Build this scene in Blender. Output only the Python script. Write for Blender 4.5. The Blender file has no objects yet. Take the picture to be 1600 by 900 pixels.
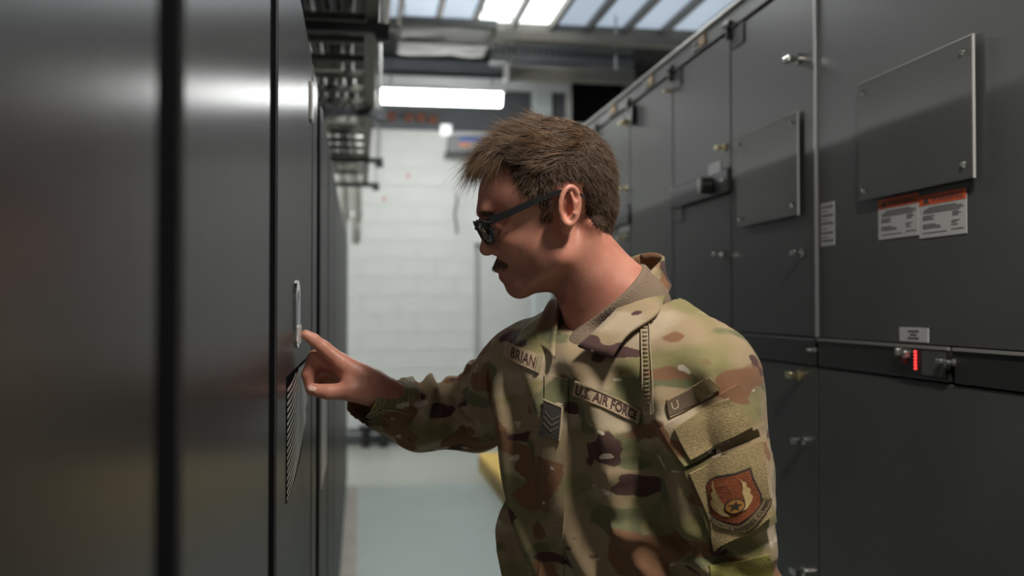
import bpy, bmesh, math, random
import numpy as np
from mathutils import Vector, Matrix, noise as mnoise
from mathutils.bvhtree import BVHTree

random.seed(7)
rng = np.random.default_rng(7)
SC = bpy.context.scene
COL = SC.collection

# ------------------------------------------------------------------ camera
FPX = 1556.0                       # 35 mm lens on a 36 mm sensor, 1600 px wide
CAM = np.array((0.0, 0.0, 1.50))
YAW = math.atan((800 - 562) / FPX)
PIT = math.atan((479 - 450) / FPX)
FW = np.array((math.sin(YAW) * math.cos(PIT), math.cos(YAW) * math.cos(PIT), math.sin(PIT)))
RT = np.array((math.cos(YAW), -math.sin(YAW), 0.0))
UP = np.cross(RT, FW)
cam_d = bpy.data.cameras.new('camera')
cam_d.sensor_width = 36.0
cam_d.lens = 36.0 * FPX / 1600
cam_d.clip_start = 0.02
cam_d.dof.use_dof = True
cam_d.dof.focus_distance = 1.46
cam_d.dof.aperture_fstop = 3.2
cam = bpy.data.objects.new('camera', cam_d)
COL.objects.link(cam)
cam.matrix_world = Matrix((
    (RT[0], UP[0], -FW[0], CAM[0]), (RT[1], UP[1], -FW[1], CAM[1]),
    (RT[2], UP[2], -FW[2], CAM[2]), (0, 0, 0, 1)))
SC.camera = cam

# ------------------------------------------------------------------ world, exposure
w = bpy.data.worlds.new('world'); SC.world = w; w.use_nodes = True
w.node_tree.nodes['Background'].inputs[0].default_value = (0.80, 0.90, 1.0, 1)
w.node_tree.nodes['Background'].inputs[1].default_value = 0.012
SC.view_settings.view_transform = 'Standard'
SC.view_settings.look = 'None'
SC.view_settings.gamma = 1.0
SC.view_settings.use_curve_mapping = False
SC.view_settings.exposure = 0.0

# fluorescent fixtures: centre x, y, z, axis, length, watts, warm/cool tint, label (built further down)
FIXTURES = [
    (0.78, 9.60, 3.57, 'x', 1.16, 15, (0.96, 1.0, 0.98), 'lit white fluorescent tube fixture hanging across the far end of the aisle'),
    (0.75, 5.30, 3.55, 'x', 1.16, 30, (0.96, 1.0, 0.98), 'fluorescent tube fixture hanging above the middle of the aisle'),
    (0.70, 0.66, 2.90, 'y', 0.50, 36, (1.0, 0.93, 0.84), 'short fluorescent fixture hanging above the near end of the grey cabinets'),
    (-3.60, 8.60, 2.365, 'y', 2.60, 76, (0.97, 1.0, 0.97), 'unseen long fluorescent fixture added in the next bay behind the dark cabinets'),  # out of view, added for the shadow line along the grey cabinets
]

DL, DR = 0.10, 1.174              # camera to the left and right cabinet fronts
K0 = FPX * (1 + math.tan(YAW) ** 2)


def on_right(x, y, d=DR):
    """photo pixel to (Y, Z) on the right-hand cabinet front"""
    Y = d * (K0 / (x - 562) - math.tan(YAW))
    return Y, CAM[2] + (479 - y) / (x - 562) * d * math.sqrt(1 + math.tan(YAW) ** 2)


def on_left(x, y, d=DL):
    Y = d * (K0 / (562 - x) + math.tan(YAW))
    return Y, CAM[2] + (479 - y) / (562 - x) * d * math.sqrt(1 + math.tan(YAW) ** 2)


def P(x, y, z):
    return CAM + z * (FW + RT * ((x - 800) / FPX) + UP * ((450 - y) / FPX))


# ------------------------------------------------------------------ materials
def nodes_of(m):
    m.use_nodes = True
    nt = m.node_tree
    return nt, nt.nodes['Principled BSDF']


def mat(name, col, rough=0.5, metal=0.0, var=0.0, vscale=6.0, bump=0.0, bscale=60.0, stretch=(1, 1, 1), rvar=0.0, spec=0.5, emit=None, estr=0.0, coat=0.0, trans=0.0):
    m = bpy.data.materials.new(name)
    nt, b = nodes_of(m)
    b.inputs['Base Color'].default_value = (*col, 1)
    b.inputs['Roughness'].default_value = rough
    b.inputs['Metallic'].default_value = metal
    b.inputs['Specular IOR Level'].default_value = spec
    b.inputs['Coat Weight'].default_value = coat
    b.inputs['Transmission Weight'].default_value = trans
    if emit:
        b.inputs['Emission Color'].default_value = (*emit, 1)
        b.inputs['Emission Strength'].default_value = estr
    tc = nt.nodes.new('ShaderNodeTexCoord')
    mp = nt.nodes.new('ShaderNodeMapping')
    mp.inputs['Scale'].default_value = stretch
    nt.links.new(tc.outputs['Object'], mp.inputs['Vector'])
    n = nt.nodes.new('ShaderNodeTexNoise')
    n.inputs['Scale'].default_value = vscale
    n.inputs['Detail'].default_value = 5
    nt.links.new(mp.outputs[0], n.inputs['Vector'])
    if var:
        r = nt.nodes.new('ShaderNodeMapRange')
        r.inputs['From Min'].default_value = 0.25; r.inputs['From Max'].default_value = 0.75
        r.inputs['To Min'].default_value = 1 - var; r.inputs['To Max'].default_value = 1 + var
        nt.links.new(n.outputs['Fac'], r.inputs['Value'])
        mx = nt.nodes.new('ShaderNodeMix'); mx.data_type = 'RGBA'; mx.blend_type = 'MULTIPLY'
        mx.inputs['Factor'].default_value = 1.0
        mx.inputs['A'].default_value = (*col, 1)
        nt.links.new(r.outputs[0], mx.inputs['B'])
        nt.links.new(mx.outputs['Result'], b.inputs['Base Color'])
    if rvar:
        r2 = nt.nodes.new('ShaderNodeMapRange')
        r2.inputs['To Min'].default_value = rough - rvar; r2.inputs['To Max'].default_value = rough + rvar
        nt.links.new(n.outputs['Fac'], r2.inputs['Value'])
        nt.links.new(r2.outputs[0], b.inputs['Roughness'])
    if bump:
        n2 = nt.nodes.new('ShaderNodeTexNoise')
        n2.inputs['Scale'].default_value = bscale
        n2.inputs['Detail'].default_value = 3
        nt.links.new(mp.outputs[0], n2.inputs['Vector'])
        bp = nt.nodes.new('ShaderNodeBump')
        bp.inputs['Strength'].default_value = bump
        bp.inputs['Distance'].default_value = 0.004
        nt.links.new(n2.outputs['Fac'], bp.inputs['Height'])
        nt.links.new(bp.outputs[0], b.inputs['Normal'])
    return m


M = {}


def brushed_metal():
    """satin anodised panel: a little diffuse under a soft, evenly reflecting sheen with faint vertical brushing"""
    m = bpy.data.materials.new('brushed_dark_metal'); m.use_nodes = True
    nt = m.node_tree; nt.nodes.clear()
    out = nt.nodes.new('ShaderNodeOutputMaterial'); ad = nt.nodes.new('ShaderNodeAddShader')
    df = nt.nodes.new('ShaderNodeBsdfDiffuse'); df.inputs['Color'].default_value = (0.014, 0.014, 0.0145, 1)
    gs = nt.nodes.new('ShaderNodeBsdfGlossy'); gs.inputs['Roughness'].default_value = 0.25
    tc = nt.nodes.new('ShaderNodeTexCoord'); mp = nt.nodes.new('ShaderNodeMapping'); mp.inputs['Scale'].default_value = (60, 60, 1.0)
    nz = nt.nodes.new('ShaderNodeTexNoise'); nz.inputs['Scale'].default_value = 3.0; nz.inputs['Detail'].default_value = 4
    rp = nt.nodes.new('ShaderNodeValToRGB')
    rp.color_ramp.elements[0].position = 0.3; rp.color_ramp.elements[0].color = (0.205, 0.205, 0.208, 1)
    rp.color_ramp.elements[1].position = 0.7; rp.color_ramp.elements[1].color = (0.245, 0.245, 0.248, 1)
    L = nt.links
    L.new(tc.outputs['Object'], mp.inputs['Vector']); L.new(mp.outputs[0], nz.inputs['Vector']); L.new(nz.outputs['Fac'], rp.inputs['Fac'])
    L.new(rp.outputs['Color'], gs.inputs['Color']); L.new(df.outputs[0], ad.inputs[0]); L.new(gs.outputs[0], ad.inputs[1]); L.new(ad.outputs[0], out.inputs['Surface'])
    return m


M['door_left'] = brushed_metal()
M['frame_black'] = mat('black_frame', (0.006, 0.006, 0.007), 1.0, spec=0.0)
M['black'] = mat('black_plastic', (0.012, 0.012, 0.013), 0.35)
M['paint_right'] = mat('dark_grey_paint', (0.068, 0.072, 0.071), 0.42, 0.0, var=0.10, vscale=5, bump=0.06, bscale=220, rvar=0.05)
M['band'] = mat('black_band_paint', (0.022, 0.022, 0.023), 0.4)
M['edge_alu'] = mat('aluminium_edge', (0.55, 0.55, 0.56), 0.35, 1.0)
M['steel'] = mat('zinc_steel', (0.50, 0.50, 0.48), 0.38, 0.9, var=0.2, vscale=14)
M['galv'] = mat('galvanised_duct', (0.17, 0.175, 0.17), 0.55, 0.2, var=0.25, vscale=5, bump=0.5, bscale=9)
M['strut'] = mat('strut_beige', (0.19, 0.178, 0.155), 0.5, 0.3, var=0.15)
M['strut_dark'] = mat('dark_strut', (0.07, 0.075, 0.08), 0.5, 0.2, var=0.15)
M['chrome'] = mat('chrome', (0.75, 0.74, 0.72), 0.18, 1.0)
M['brass'] = mat('brass', (0.75, 0.66, 0.42), 0.3, 1.0)
M['acrylic'] = mat('smoked_acrylic_cover', (0.075, 0.078, 0.074), 0.30, 0.0, spec=0.6, var=0.05)
M['acrylic_edge'] = mat('acrylic_edge', (0.42, 0.43, 0.42), 0.25)
M['white_label'] = mat('label_white', (0.52, 0.52, 0.53), 0.5)
M['label_print'] = mat('label_print', (0.05, 0.05, 0.055), 0.6)
M['label_orange'] = mat('label_orange', (0.70, 0.10, 0.015), 0.5)
M['tag_tan'] = mat('tag_tan', (0.62, 0.40, 0.20), 0.6)
M['wall'] = mat('white_block_paint', (0.74, 0.75, 0.74), 0.6, var=0.05, vscale=2.5, bump=0.15, bscale=40)
M['wall_dark'] = mat('dark_upper_wall', (0.11, 0.12, 0.135), 0.7, var=0.1)
M['floor'] = mat('blue_grey_floor_paint', (0.40, 0.46, 0.44), 0.33, var=0.08, vscale=1.6, rvar=0.06)
M['floor_b'] = mat('pale_green_floor_paint', (0.45, 0.47, 0.42), 0.33, var=0.08, vscale=1.6)
M['floor_c'] = mat('bare_concrete_strip', (0.42, 0.38, 0.33), 0.6, var=0.15, vscale=3)
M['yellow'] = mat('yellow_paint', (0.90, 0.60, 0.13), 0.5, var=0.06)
M['ceil'] = mat('dark_roof_deck', (0.035, 0.037, 0.04), 0.7, var=0.1)
M['fixture_white'] = mat('fixture_white', (0.70, 0.72, 0.72), 0.4)
M['tube'] = mat('lit_tube', (1, 1, 1), 0.5, emit=(1.0, 1.0, 0.97), estr=16.0)
M['pane'] = mat('rooflight_pane', (0.55, 0.62, 0.70), 0.4, emit=(0.62, 0.74, 0.90), estr=0.55)
M['pane_bright'] = mat('rooflight_pane_bright', (0.8, 0.85, 0.9), 0.4, emit=(0.95, 1.0, 1.0), estr=2.6)
M['rust'] = mat('rust_red_pipe', (0.26, 0.075, 0.035), 0.6, var=0.2)
M['pipe_white'] = mat('white_pipe_insulation', (0.72, 0.72, 0.68), 0.6, var=0.06)
M['box_grey'] = mat('grey_unit', (0.20, 0.21, 0.22), 0.5)
M['blue'] = mat('blue_print', (0.05, 0.12, 0.42), 0.5)
M['orange_print'] = mat('orange_print', (0.60, 0.20, 0.10), 0.5)
M['led'] = mat('red_led', (0.8, 0.02, 0.02), 0.4, emit=(1.0, 0.05, 0.05), estr=2.2)
M['red_dim'] = mat('red_switch', (0.30, 0.01, 0.01), 0.4)
M['cable_grey'] = mat('pale_cable', (0.45, 0.45, 0.43), 0.5)
M['cable_orange'] = mat('orange_cable', (0.50, 0.22, 0.08), 0.5)


# ------------------------------------------------------------------ mesh helpers
def link(name, me, material=None, parent=None):
    o = bpy.data.objects.new(name, me)
    COL.objects.link(o)
    if material is not None and len(me.materials) == 0:
        me.materials.append(material)
    if parent is not None:
        o.parent = parent
    return o


def tag(o, label=None, cat=None, group=None, kind=None):
    if label: o['label'] = label
    if cat: o['category'] = cat
    if group: o['group'] = group
    if kind: o['kind'] = kind
    return o


def empty(name, loc=(0, 0, 0)):
    o = bpy.data.objects.new(name, None)
    o.empty_display_size = 0.05
    COL.objects.link(o)
    o.location = loc
    return o


def adopt(o, parent):
    """parent while keeping world coordinates (parents carry only a location)"""
    o.parent = parent
    o.location = Vector(o.location) - Vector(parent.location)
    return o


class MB:
    def __init__(s):
        s.bm = bmesh.new()

    def box(s, x0, x1, y0, y1, z0, z1, bev=0.0):
        r = bmesh.ops.create_cube(s.bm, size=1)
        vs = r['verts']
        for v in vs:
            v.co = Vector(((x0 + x1) / 2 + v.co.x * (x1 - x0), (y0 + y1) / 2 + v.co.y * (y1 - y0), (z0 + z1) / 2 + v.co.z * (z1 - z0)))
        if bev > 0:
            es = list({e for v in vs for e in v.link_edges})
            bmesh.ops.bevel(s.bm, geom=es, offset=bev, segments=2, profile=0.5, affect='EDGES')
        return s

    def tube(s, pts, r, seg=10, cap=True):
        pts = [Vector(p) for p in pts]
        rr = r if isinstance(r, (list, tuple)) else [r] * len(pts)
        rings = []
        n0 = None
        for i, p in enumerate(pts):
            if i == 0: d = pts[1] - p
            elif i == len(pts) - 1: d = p - pts[i - 1]
            else: d = (pts[i + 1] - p).normalized() + (p - pts[i - 1]).normalized()
            d.normalize()
            if n0 is None:
                n0 = d.orthogonal().normalized()
            else:
                n0 = (n0 - d * n0.dot(d)).normalized()
            b = d.cross(n0)
            rings.append([s.bm.verts.new(p + (n0 * math.cos(2 * math.pi * k / seg) + b * math.sin(2 * math.pi * k / seg)) * rr[i]) for k in range(seg)])
        for a, b_ in zip(rings, rings[1:]):
            for k in range(seg):
                s.bm.faces.new((a[k], a[(k + 1) % seg], b_[(k + 1) % seg], b_[k]))
        if cap:
            s.bm.faces.new(rings[0][::-1]); s.bm.faces.new(rings[-1])
        return s

    def prism(s, poly, ax, t0, t1):
        """polygon (list of 2-tuples) extruded along axis ax from t0 to t1"""
        def co(p, t):
            if ax == 'x': return (t, p[0], p[1])
            if ax == 'y': return (p[0], t, p[1])
            return (p[0], p[1], t)
        a = [s.bm.verts.new(co(p, t0)) for p in poly]
        b = [s.bm.verts.new(co(p, t1)) for p in poly]
        n = len(poly)
        s.bm.faces.new(a); s.bm.faces.new(b[::-1])
        for i in range(n):
            s.bm.faces.new((a[i], b[i], b[(i + 1) % n], a[(i + 1) % n]))
        return s

    def build(s, name, material, parent=None, smooth=False, origin=None):
        bmesh.ops.recalc_face_normals(s.bm, faces=s.bm.faces)
        if origin is not None:
            bmesh.ops.translate(s.bm, verts=s.bm.verts, vec=-Vector(origin))
        elif parent is not None:
            bmesh.ops.translate(s.bm, verts=s.bm.verts, vec=-wloc(parent))
        me = bpy.data.meshes.new(name)
        s.bm.to_mesh(me); s.bm.free()
        if smooth:
            me.shade_smooth()
        o = link(name, me, material, parent)
        if origin is not None:
            o.location = Vector(origin) - (wloc(parent) if parent is not None else Vector((0, 0, 0)))
        return o


def wloc(o):
    v = Vector((0, 0, 0))
    while o is not None:
        v += Vector(o.location); o = o.parent
    return v


def py_mesh(name, verts, faces, material, parent=None, smooth=False):
    me = bpy.data.meshes.new(name)
    v = np.asarray(verts, dtype=float)
    if parent is not None:
        v = v - np.array(wloc(parent))
    me.from_pydata(v.tolist(), [], [list(map(int, f)) for f in faces])
    me.validate()
    if smooth:
        me.shade_smooth()
    return link(name, me, material, parent)


_txt = {}


def text_mesh(s, bold=0.0):
    """flat text as (verts in unit box, faces, aspect)"""
    if (s, bold) in _txt: return _txt[(s, bold)]
    cu = bpy.data.curves.new('lettering', 'FONT')
    cu.body = s; cu.size = 1.0; cu.resolution_u = 2; cu.offset = bold
    o = bpy.data.objects.new('lettering', cu)
    COL.objects.link(o)
    bpy.context.view_layer.update()
    ev = o.evaluated_get(bpy.context.evaluated_depsgraph_get())
    me = ev.to_mesh()
    v = np.array([x.co[:2] for x in me.vertices]); f = [list(p.vertices) for p in me.polygons]
    ev.to_mesh_clear()
    bpy.data.objects.remove(o); bpy.data.curves.remove(cu)
    lo, hi = v.min(0), v.max(0)
    v = (v - lo) / (hi - lo)
    _txt[(s, bold)] = (v, f, (hi - lo)[0] / (hi - lo)[1])
    return _txt[(s, bold)]


# ------------------------------------------------------------------ the room
XW0, XW1, YB, YF, HC = -5.2, 3.4, -3.6, 11.05, 4.15
tag(MB().box(XW0, XW1, YB, YF, -0.12, -0.004).build('floor', M['floor_b']), kind='structure')
tag(MB().box(-0.015, 1.10, YB, 8.42, -0.004, 0.0).build('floor_paint', M['floor']), kind='structure', label='blue-grey painted strip of floor along the aisle')
tag(MB().box(-0.10, -0.015, YB, 8.42, -0.004, 0.0005).build('floor_margin', M['floor_c']), kind='structure', label='bare concrete margin beside the dark cabinets')
tag(MB().box(XW0, XW1, YB, YF, HC, HC + 0.1).build('ceiling', M['ceil']), kind='structure')
wall_back = tag(MB().box(XW0, XW1, YF + 0.004, YF + 0.2, -0.1, HC).build('wall_back', mat('mortar_paint', (0.70, 0.71, 0.70), 0.7)), kind='structure')
tag(MB().box(XW0 - 0.2, XW0, YB, YF, -0.1, HC).build('wall_left', M['wall']), kind='structure')
tag(MB().box(XW1, XW1 + 0.2, YB, YF, -0.1, HC).build('wall_right', M['wall']), kind='structure')
tag(MB().box(XW0, XW1, YB - 0.2, YB, -0.1, HC).build('wall_front', M['wall']), kind='structure')
# painted concrete blocks of the far wall, the ones that show above the aisle
bw, bh = 0.405, 0.203
blk = MB().box(-bw / 2 + 0.0022, bw / 2 - 0.0022, -0.005, 0.02, -bh / 2 + 0.0022, bh / 2 - 0.0022, 0.002).build('block', M['wall'])
blk.parent = wall_back
first = True
nb = 0
for r in range(0, 17):
    for c in range(-2, 8):
        x = 0.02 + c * bw + (bw / 2 if r % 2 else 0); z = 0.1 + r * bh
        if x < -0.75 or x > 2.7: continue
        if first: o = blk; first = False
        else:
            o = blk.copy(); COL.objects.link(o)
        o.location = (x, YF + random.uniform(-0.0008, 0.0008), z); nb += 1
# plain wall either side of and above the block field
MBx = MB(); MBx.box(XW0, -0.80, YF - 0.004, YF + 0.012, 0, 3.45); MBx.box(2.75, XW1, YF - 0.004, YF + 0.012, 0, 3.45)
tag(MBx.build('wall_back_plaster', M['wall']), kind='structure', label='plain white far wall on either side of the blocks')
tag(MB().box(XW0, XW1, YF - 0.03, YF + 0.012, 3.46, HC).build('wall_back_upper', M['wall_dark']), kind='structure', label='upper part of the far wall, coloured dark as the shade above the lamp')  # shade above the lamp housing is put into this wall colour
tag(MB().box(-0.8, 2.75, YF - 0.035, YF - 0.012, 0.0, 0.1).build('baseboard_back', M['strut_dark']), kind='structure')

# yellow pad carrying the grey cabinets
pad = empty('equipment_pad', (1.08, 5.0, 0)); tag(pad, 'yellow painted low equipment pad under the row of grey cabinets', 'pad')
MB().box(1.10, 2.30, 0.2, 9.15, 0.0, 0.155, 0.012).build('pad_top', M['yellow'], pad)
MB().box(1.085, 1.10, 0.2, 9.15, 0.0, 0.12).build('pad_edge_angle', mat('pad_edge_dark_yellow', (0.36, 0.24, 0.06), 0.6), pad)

# ------------------------------------------------------------------ left row: dark brushed cabinets
TOPL = on_left(515, 237)[1]
XF = -DL
left_bounds = [(-0.55, 0.517), (0.590, 1.144), (1.249, 2.115), (2.165, 2.38), (2.60, 3.22), (3.31, 3.90), (3.98, 4.55), (4.63, 5.30), (5.38, 6.10), (6.18, 6.90), (6.98, 7.70), (7.78, 8.50)]
names = ['dark brushed metal cabinet at the very front left, partly out of frame', 'second dark brushed cabinet from the front, wide blurred panel',
         'dark brushed cabinet with the curved louvres and the handle being touched', 'narrow dark filler cabinet just behind the touched cabinet',
         'dark cabinet with a perforated lower strip, just past the narrow filler', 'sixth dark cabinet from the front in the left row', 'seventh dark cabinet from the front in the left row',
         'eighth dark cabinet from the front in the left row', 'ninth dark cabinet from the front in the left row', 'tenth dark cabinet from the front in the left row',
         'eleventh dark cabinet from the front in the left row', 'last dark cabinet of the left row, nearest the white wall']
left_cabs = []
for i, (y0, y1) in enumerate(left_bounds):
    c = empty('rack_cabinet', (XF - 0.5, (y0 + y1) / 2, 0))
    tag(c, names[i], 'cabinet', 'dark brushed cabinets along the left of the aisle')
    ya = y0 - 0.04; yb = y1 + 0.04
    if i: ya = (left_bounds[i - 1][1] + y0) / 2 + 0.001
    if i + 1 < len(left_bounds): yb = (y1 + left_bounds[i + 1][0]) / 2 - 0.001
    MB().box(XF - 1.0, XF - 0.0025, ya, yb, 0.06, TOPL - 0.02).build('body', M['frame_black'], c)
    MB().box(XF - 0.95, XF - 0.05, ya + 0.01, yb - 0.01, 0.0, 0.06).build('plinth', M['black'], c)
    d = MB().box(XF - 0.024, XF, y0, y1, 0.075, TOPL, 0.004).build('door', M['door_left'], c)
    left_cabs.append((c, d))

# touched cabinet: hinge plate and curved louvres
c3, d3 = left_cabs[2]
yh, zh = on_left(484, 130); _, zh2 = on_left(484, 190)
MB().box(XF - 0.001, XF + 0.006, yh - 0.03, yh + 0.02, zh2, zh, 0.002).build('hinge_plate', M['steel'], d3)
ya, za = on_left(448, 606); _, zb = on_left(448, 786)
yr = 2.00
H = za - zb
NS = 17
# dark leaf-shaped opening: straight left edge, right edge bulging upwards
poly = [(ya, zb)]
for k in range(1, 15):
    t = k / 14
    poly.append((ya + (yr - ya) * math.sin(t * math.pi / 2) ** 0.8, zb + (H + 0.015) * (1 - math.cos(t * math.pi / 2)) ** 1.0))
poly.append((ya, za + 0.015))
MB().prism(poly, 'x', XF - 0.002, XF + 0.0012).build('vent_opening', M['frame_black'], d3)


def leaf_right(z):
    c_ = 1 - (z - zb) / (H + 0.015)
    t = math.acos(max(-1, min(1, c_))) / (math.pi / 2)
    return ya + (yr - ya) * math.sin(t * math.pi / 2) ** 0.8


for k in range(NS):
    z0 = zb + (k + 0.6) * H / NS
    bm_ = MB(); pts_t = []; pts_b = []
    for j in range(13):
        t = j / 12
        yy = ya + t * (yr - ya) * 0.98
        zz = z0 + 0.085 * t ** 2 * (1.25 - 0.25 * t)
        if zz > za + 0.012: break
        if yy > leaf_right(zz) - 0.004 and j > 2:
            break
        pts_t.append((yy, zz + 0.0022)); pts_b.append((yy, zz - 0.0022))
    if len(pts_t) < 2: continue
    for j in range(len(pts_t) - 1):
        bm_.prism([pts_b[j], pts_b[j + 1], pts_t[j + 1], pts_t[j]], 'x', XF - 0.001, XF + 0.0018)
    bm_.build('slat', M['steel'], d3)
# perforated lower strip of the fifth cabinet
c5, d5 = left_cabs[4]
ys0, zs0 = on_left(503, 600); _, zs1 = on_left(503, 760)
MB().box(XF - 0.001, XF + 0.001, 2.66, 3.10, zs1, zs0).build('grille_backing', M['frame_black'], d5)
for k in range(26):
    zz = zs1 + (k + 0.5) / 26 * (zs0 - zs1)
    MB().box(XF, XF + 0.0018, 2.66, 3.10, zz - 0.0026, zz + 0.0026).build('louvre', M['steel'], d5)

# ------------------------------------------------------------------ right row: grey switchgear cabinets
TOPR = CAM[2] + 0.885
RAILT = CAM[2] + 0.925
X1 = DR


def slab(name, y0, y1, z0, z1, m, parent, x0=X1, th=0.02, bev=0.003):
    return MB().box(x0, x0 + th, y0, y1, z0, z1, bev).build(name, m, parent)


def latch(parent, px, py, s=1.0, m='chrome'):
    Y, Z = on_right(px, py)
    k = MB()
    k.tube([(X1 + 0.002, Y, Z), (X1 - 0.007 * s, Y, Z)], 0.011 * s, 12)
    k.tube([(X1 - 0.006 * s, Y, Z), (X1 - 0.022 * s, Y, Z)], 0.006 * s, 10)
    k.box(X1 - 0.028 * s, X1 - 0.018 * s, Y - 0.008 * s, Y + 0.020 * s, Z - 0.006 * s, Z + 0.006 * s, 0.002)
    return k.build('latch', M[m], parent, smooth=False)


def plate_r(name, x0, x1, y0, y1, m, parent, th=0.003, ref=None):
    """thin plate on the right-hand front: photo columns x0..x1, rows y0..y1 measured in column x1 (or ref)"""
    Ya, _ = on_right(x0, 0); Yb, _ = on_right(x1, 0)
    _, Z0 = on_right(ref or x1, y1); _, Z1 = on_right(ref or x1, y0)
    return MB().box(X1 - th, X1 + 0.001, min(Ya, Yb), max(Ya, Yb), Z0, Z1, min(0.001, th / 4)).build(name, m, parent), (max(Ya, Yb), min(Ya, Yb), Z0, Z1)


def flat_text(s, Y0, Y1, Z0, Z1, x, m, parent, name='lettering', bold=0.0):
    """text on the right-hand front; Y0 is the reader's left (larger Y)"""
    v, f, _ = text_mesh(s, bold)
    vv = [(x, Y0 + (Y1 - Y0) * a, Z0 + (Z1 - Z0) * b) for a, b in v]
    return py_mesh(name, vv, f, m, parent)


def print_lines(rows, x, m, parent, name='small_print'):
    k = MB()
    for (Ya, Yb, Z, h) in rows:
        k.box(x - 0.0003, x + 0.0002, min(Ya, Yb), max(Ya, Yb), Z - h / 2, Z + h / 2)
    return tag(k.build(name, m, parent), kind='stuff')


ZB0 = CAM[2] - 0.153; ZB1 = CAM[2] - 0.084      # black band
bnd = [1.24, 2.437, 3.037, 3.634, 4.238, 4.84, 5.44]
rnames = ['wide dark grey switchgear cabinet with the large clear cover and two warning labels',
          'dark grey switchgear cabinet with the smaller clear cover, beside the wide one',
          'dark grey switchgear cabinet with a black knob panel high on its front',
          'plain dark grey cabinet just behind the uniformed person',
          'dark grey cabinet with brass latches and a small black strip, mostly behind the person',
          'last dark grey cabinet of the right row, hidden behind the head']
rc = []
for i in range(6):
    y0, y1 = bnd[i], bnd[i + 1]
    c = empty('switchgear_cabinet', (X1 + 0.45, (y0 + y1) / 2, 0.155))
    tag(c, rnames[i], 'cabinet', 'dark grey cabinets along the right of the aisle')
    MB().box(X1 + 0.02, X1 + 0.9, y0 + 0.002, y1 - 0.002, 0.17, TOPR).build('body', M['frame_black'], c)
    MB().box(X1 + 0.01, X1 + 0.88, y0 + 0.003, y1 - 0.003, 0.155, 0.172).build('base_rail', M['black'], c)
    rc.append(c)
g = 0.004
# unit A
A = rc[0]
ua = slab('upper_door', bnd[0], bnd[1] - 0.012, ZB1 + g, TOPR - g, M['paint_right'], A)
la = slab('lower_door', bnd[0], bnd[1] - 0.004, 0.18, ZB0 - g, M['paint_right'], A)
Ysp = on_right(1487, 540)[0]
b1 = slab('band_panel', Ysp + 0.006, bnd[1] - 0.012, ZB0, ZB1, M['band'], A, x0=X1 - 0.004)
b2 = slab('band_panel', bnd[0], Ysp - 0.012, ZB0, ZB1, M['band'], A, x0=X1 - 0.004)
for b_, a0, a1 in ((b1, Ysp + 0.006, bnd[1] - 0.012), (b2, bnd[0], Ysp - 0.012)):
    MB().box(X1 - 0.008, X1 + 0.0, a0, a1, ZB1 - 0.004, ZB1 + 0.002).build('band_lip', M['edge_alu'] if False else mat('band_lip_grey', (0.25, 0.24, 0.23), 0.4), b_)
MB().box(X1 - 0.007, X1 + 0.004, bnd[1] - 0.009, bnd[1] + 0.003, ZB1 + 0.004, TOPR, 0.002).build('edge_trim', mat('edge_trim_grey', (0.30, 0.30, 0.31), 0.4, 0.5), A)
# large clear cover
def cover(parent, pts, th=0.010):
    YZ = [on_right(*p) for p in pts]      # tl tr br bl
    Y0 = (YZ[0][0] + YZ[3][0]) / 2; Y1_ = (YZ[1][0] + YZ[2][0]) / 2
    Z1 = (YZ[0][1] + YZ[1][1]) / 2; Z0 = (YZ[3][1] + YZ[2][1]) / 2
    xo = X1 - 0.009
    cv = MB().box(xo - th * 0.4, xo, Y1_, Y0, Z0, Z1, 0.001).build('clear_cover', M['acrylic'], parent)
    e = MB(); t = 0.0022
    e.box(xo - th * 0.4 - 0.0006, xo + 0.0004, Y1_ - t, Y0 + t, Z1 - t * 0.3, Z1 + t)
    e.box(xo - th * 0.4 - 0.0006, xo + 0.0004, Y1_ - t, Y1_ + t * 0.4, Z0, Z1)
    e.build('polished_edge', M['acrylic_edge'], cv)
    for (yy, zz) in ((Y0 - 0.025, Z1 - 0.025), (Y1_ + 0.03, Z1 - 0.025), (Y1_ + 0.03, Z0 + 0.03), (Y0 - 0.025, Z0 + 0.025)):
        k = MB(); k.tube([(X1 + 0.001, yy, zz), (xo - 0.001, yy, zz)], 0.004, 8)
        k.tube([(xo - 0.004, yy, zz), (xo - 0.009, yy, zz)], [0.0075, 0.0045], 12)
        k.build('standoff_screw', M['chrome'], cv)
    return cv
cover(ua, [(1349, 133), (1529, 54), (1535, 278), (1352, 314)])
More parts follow.
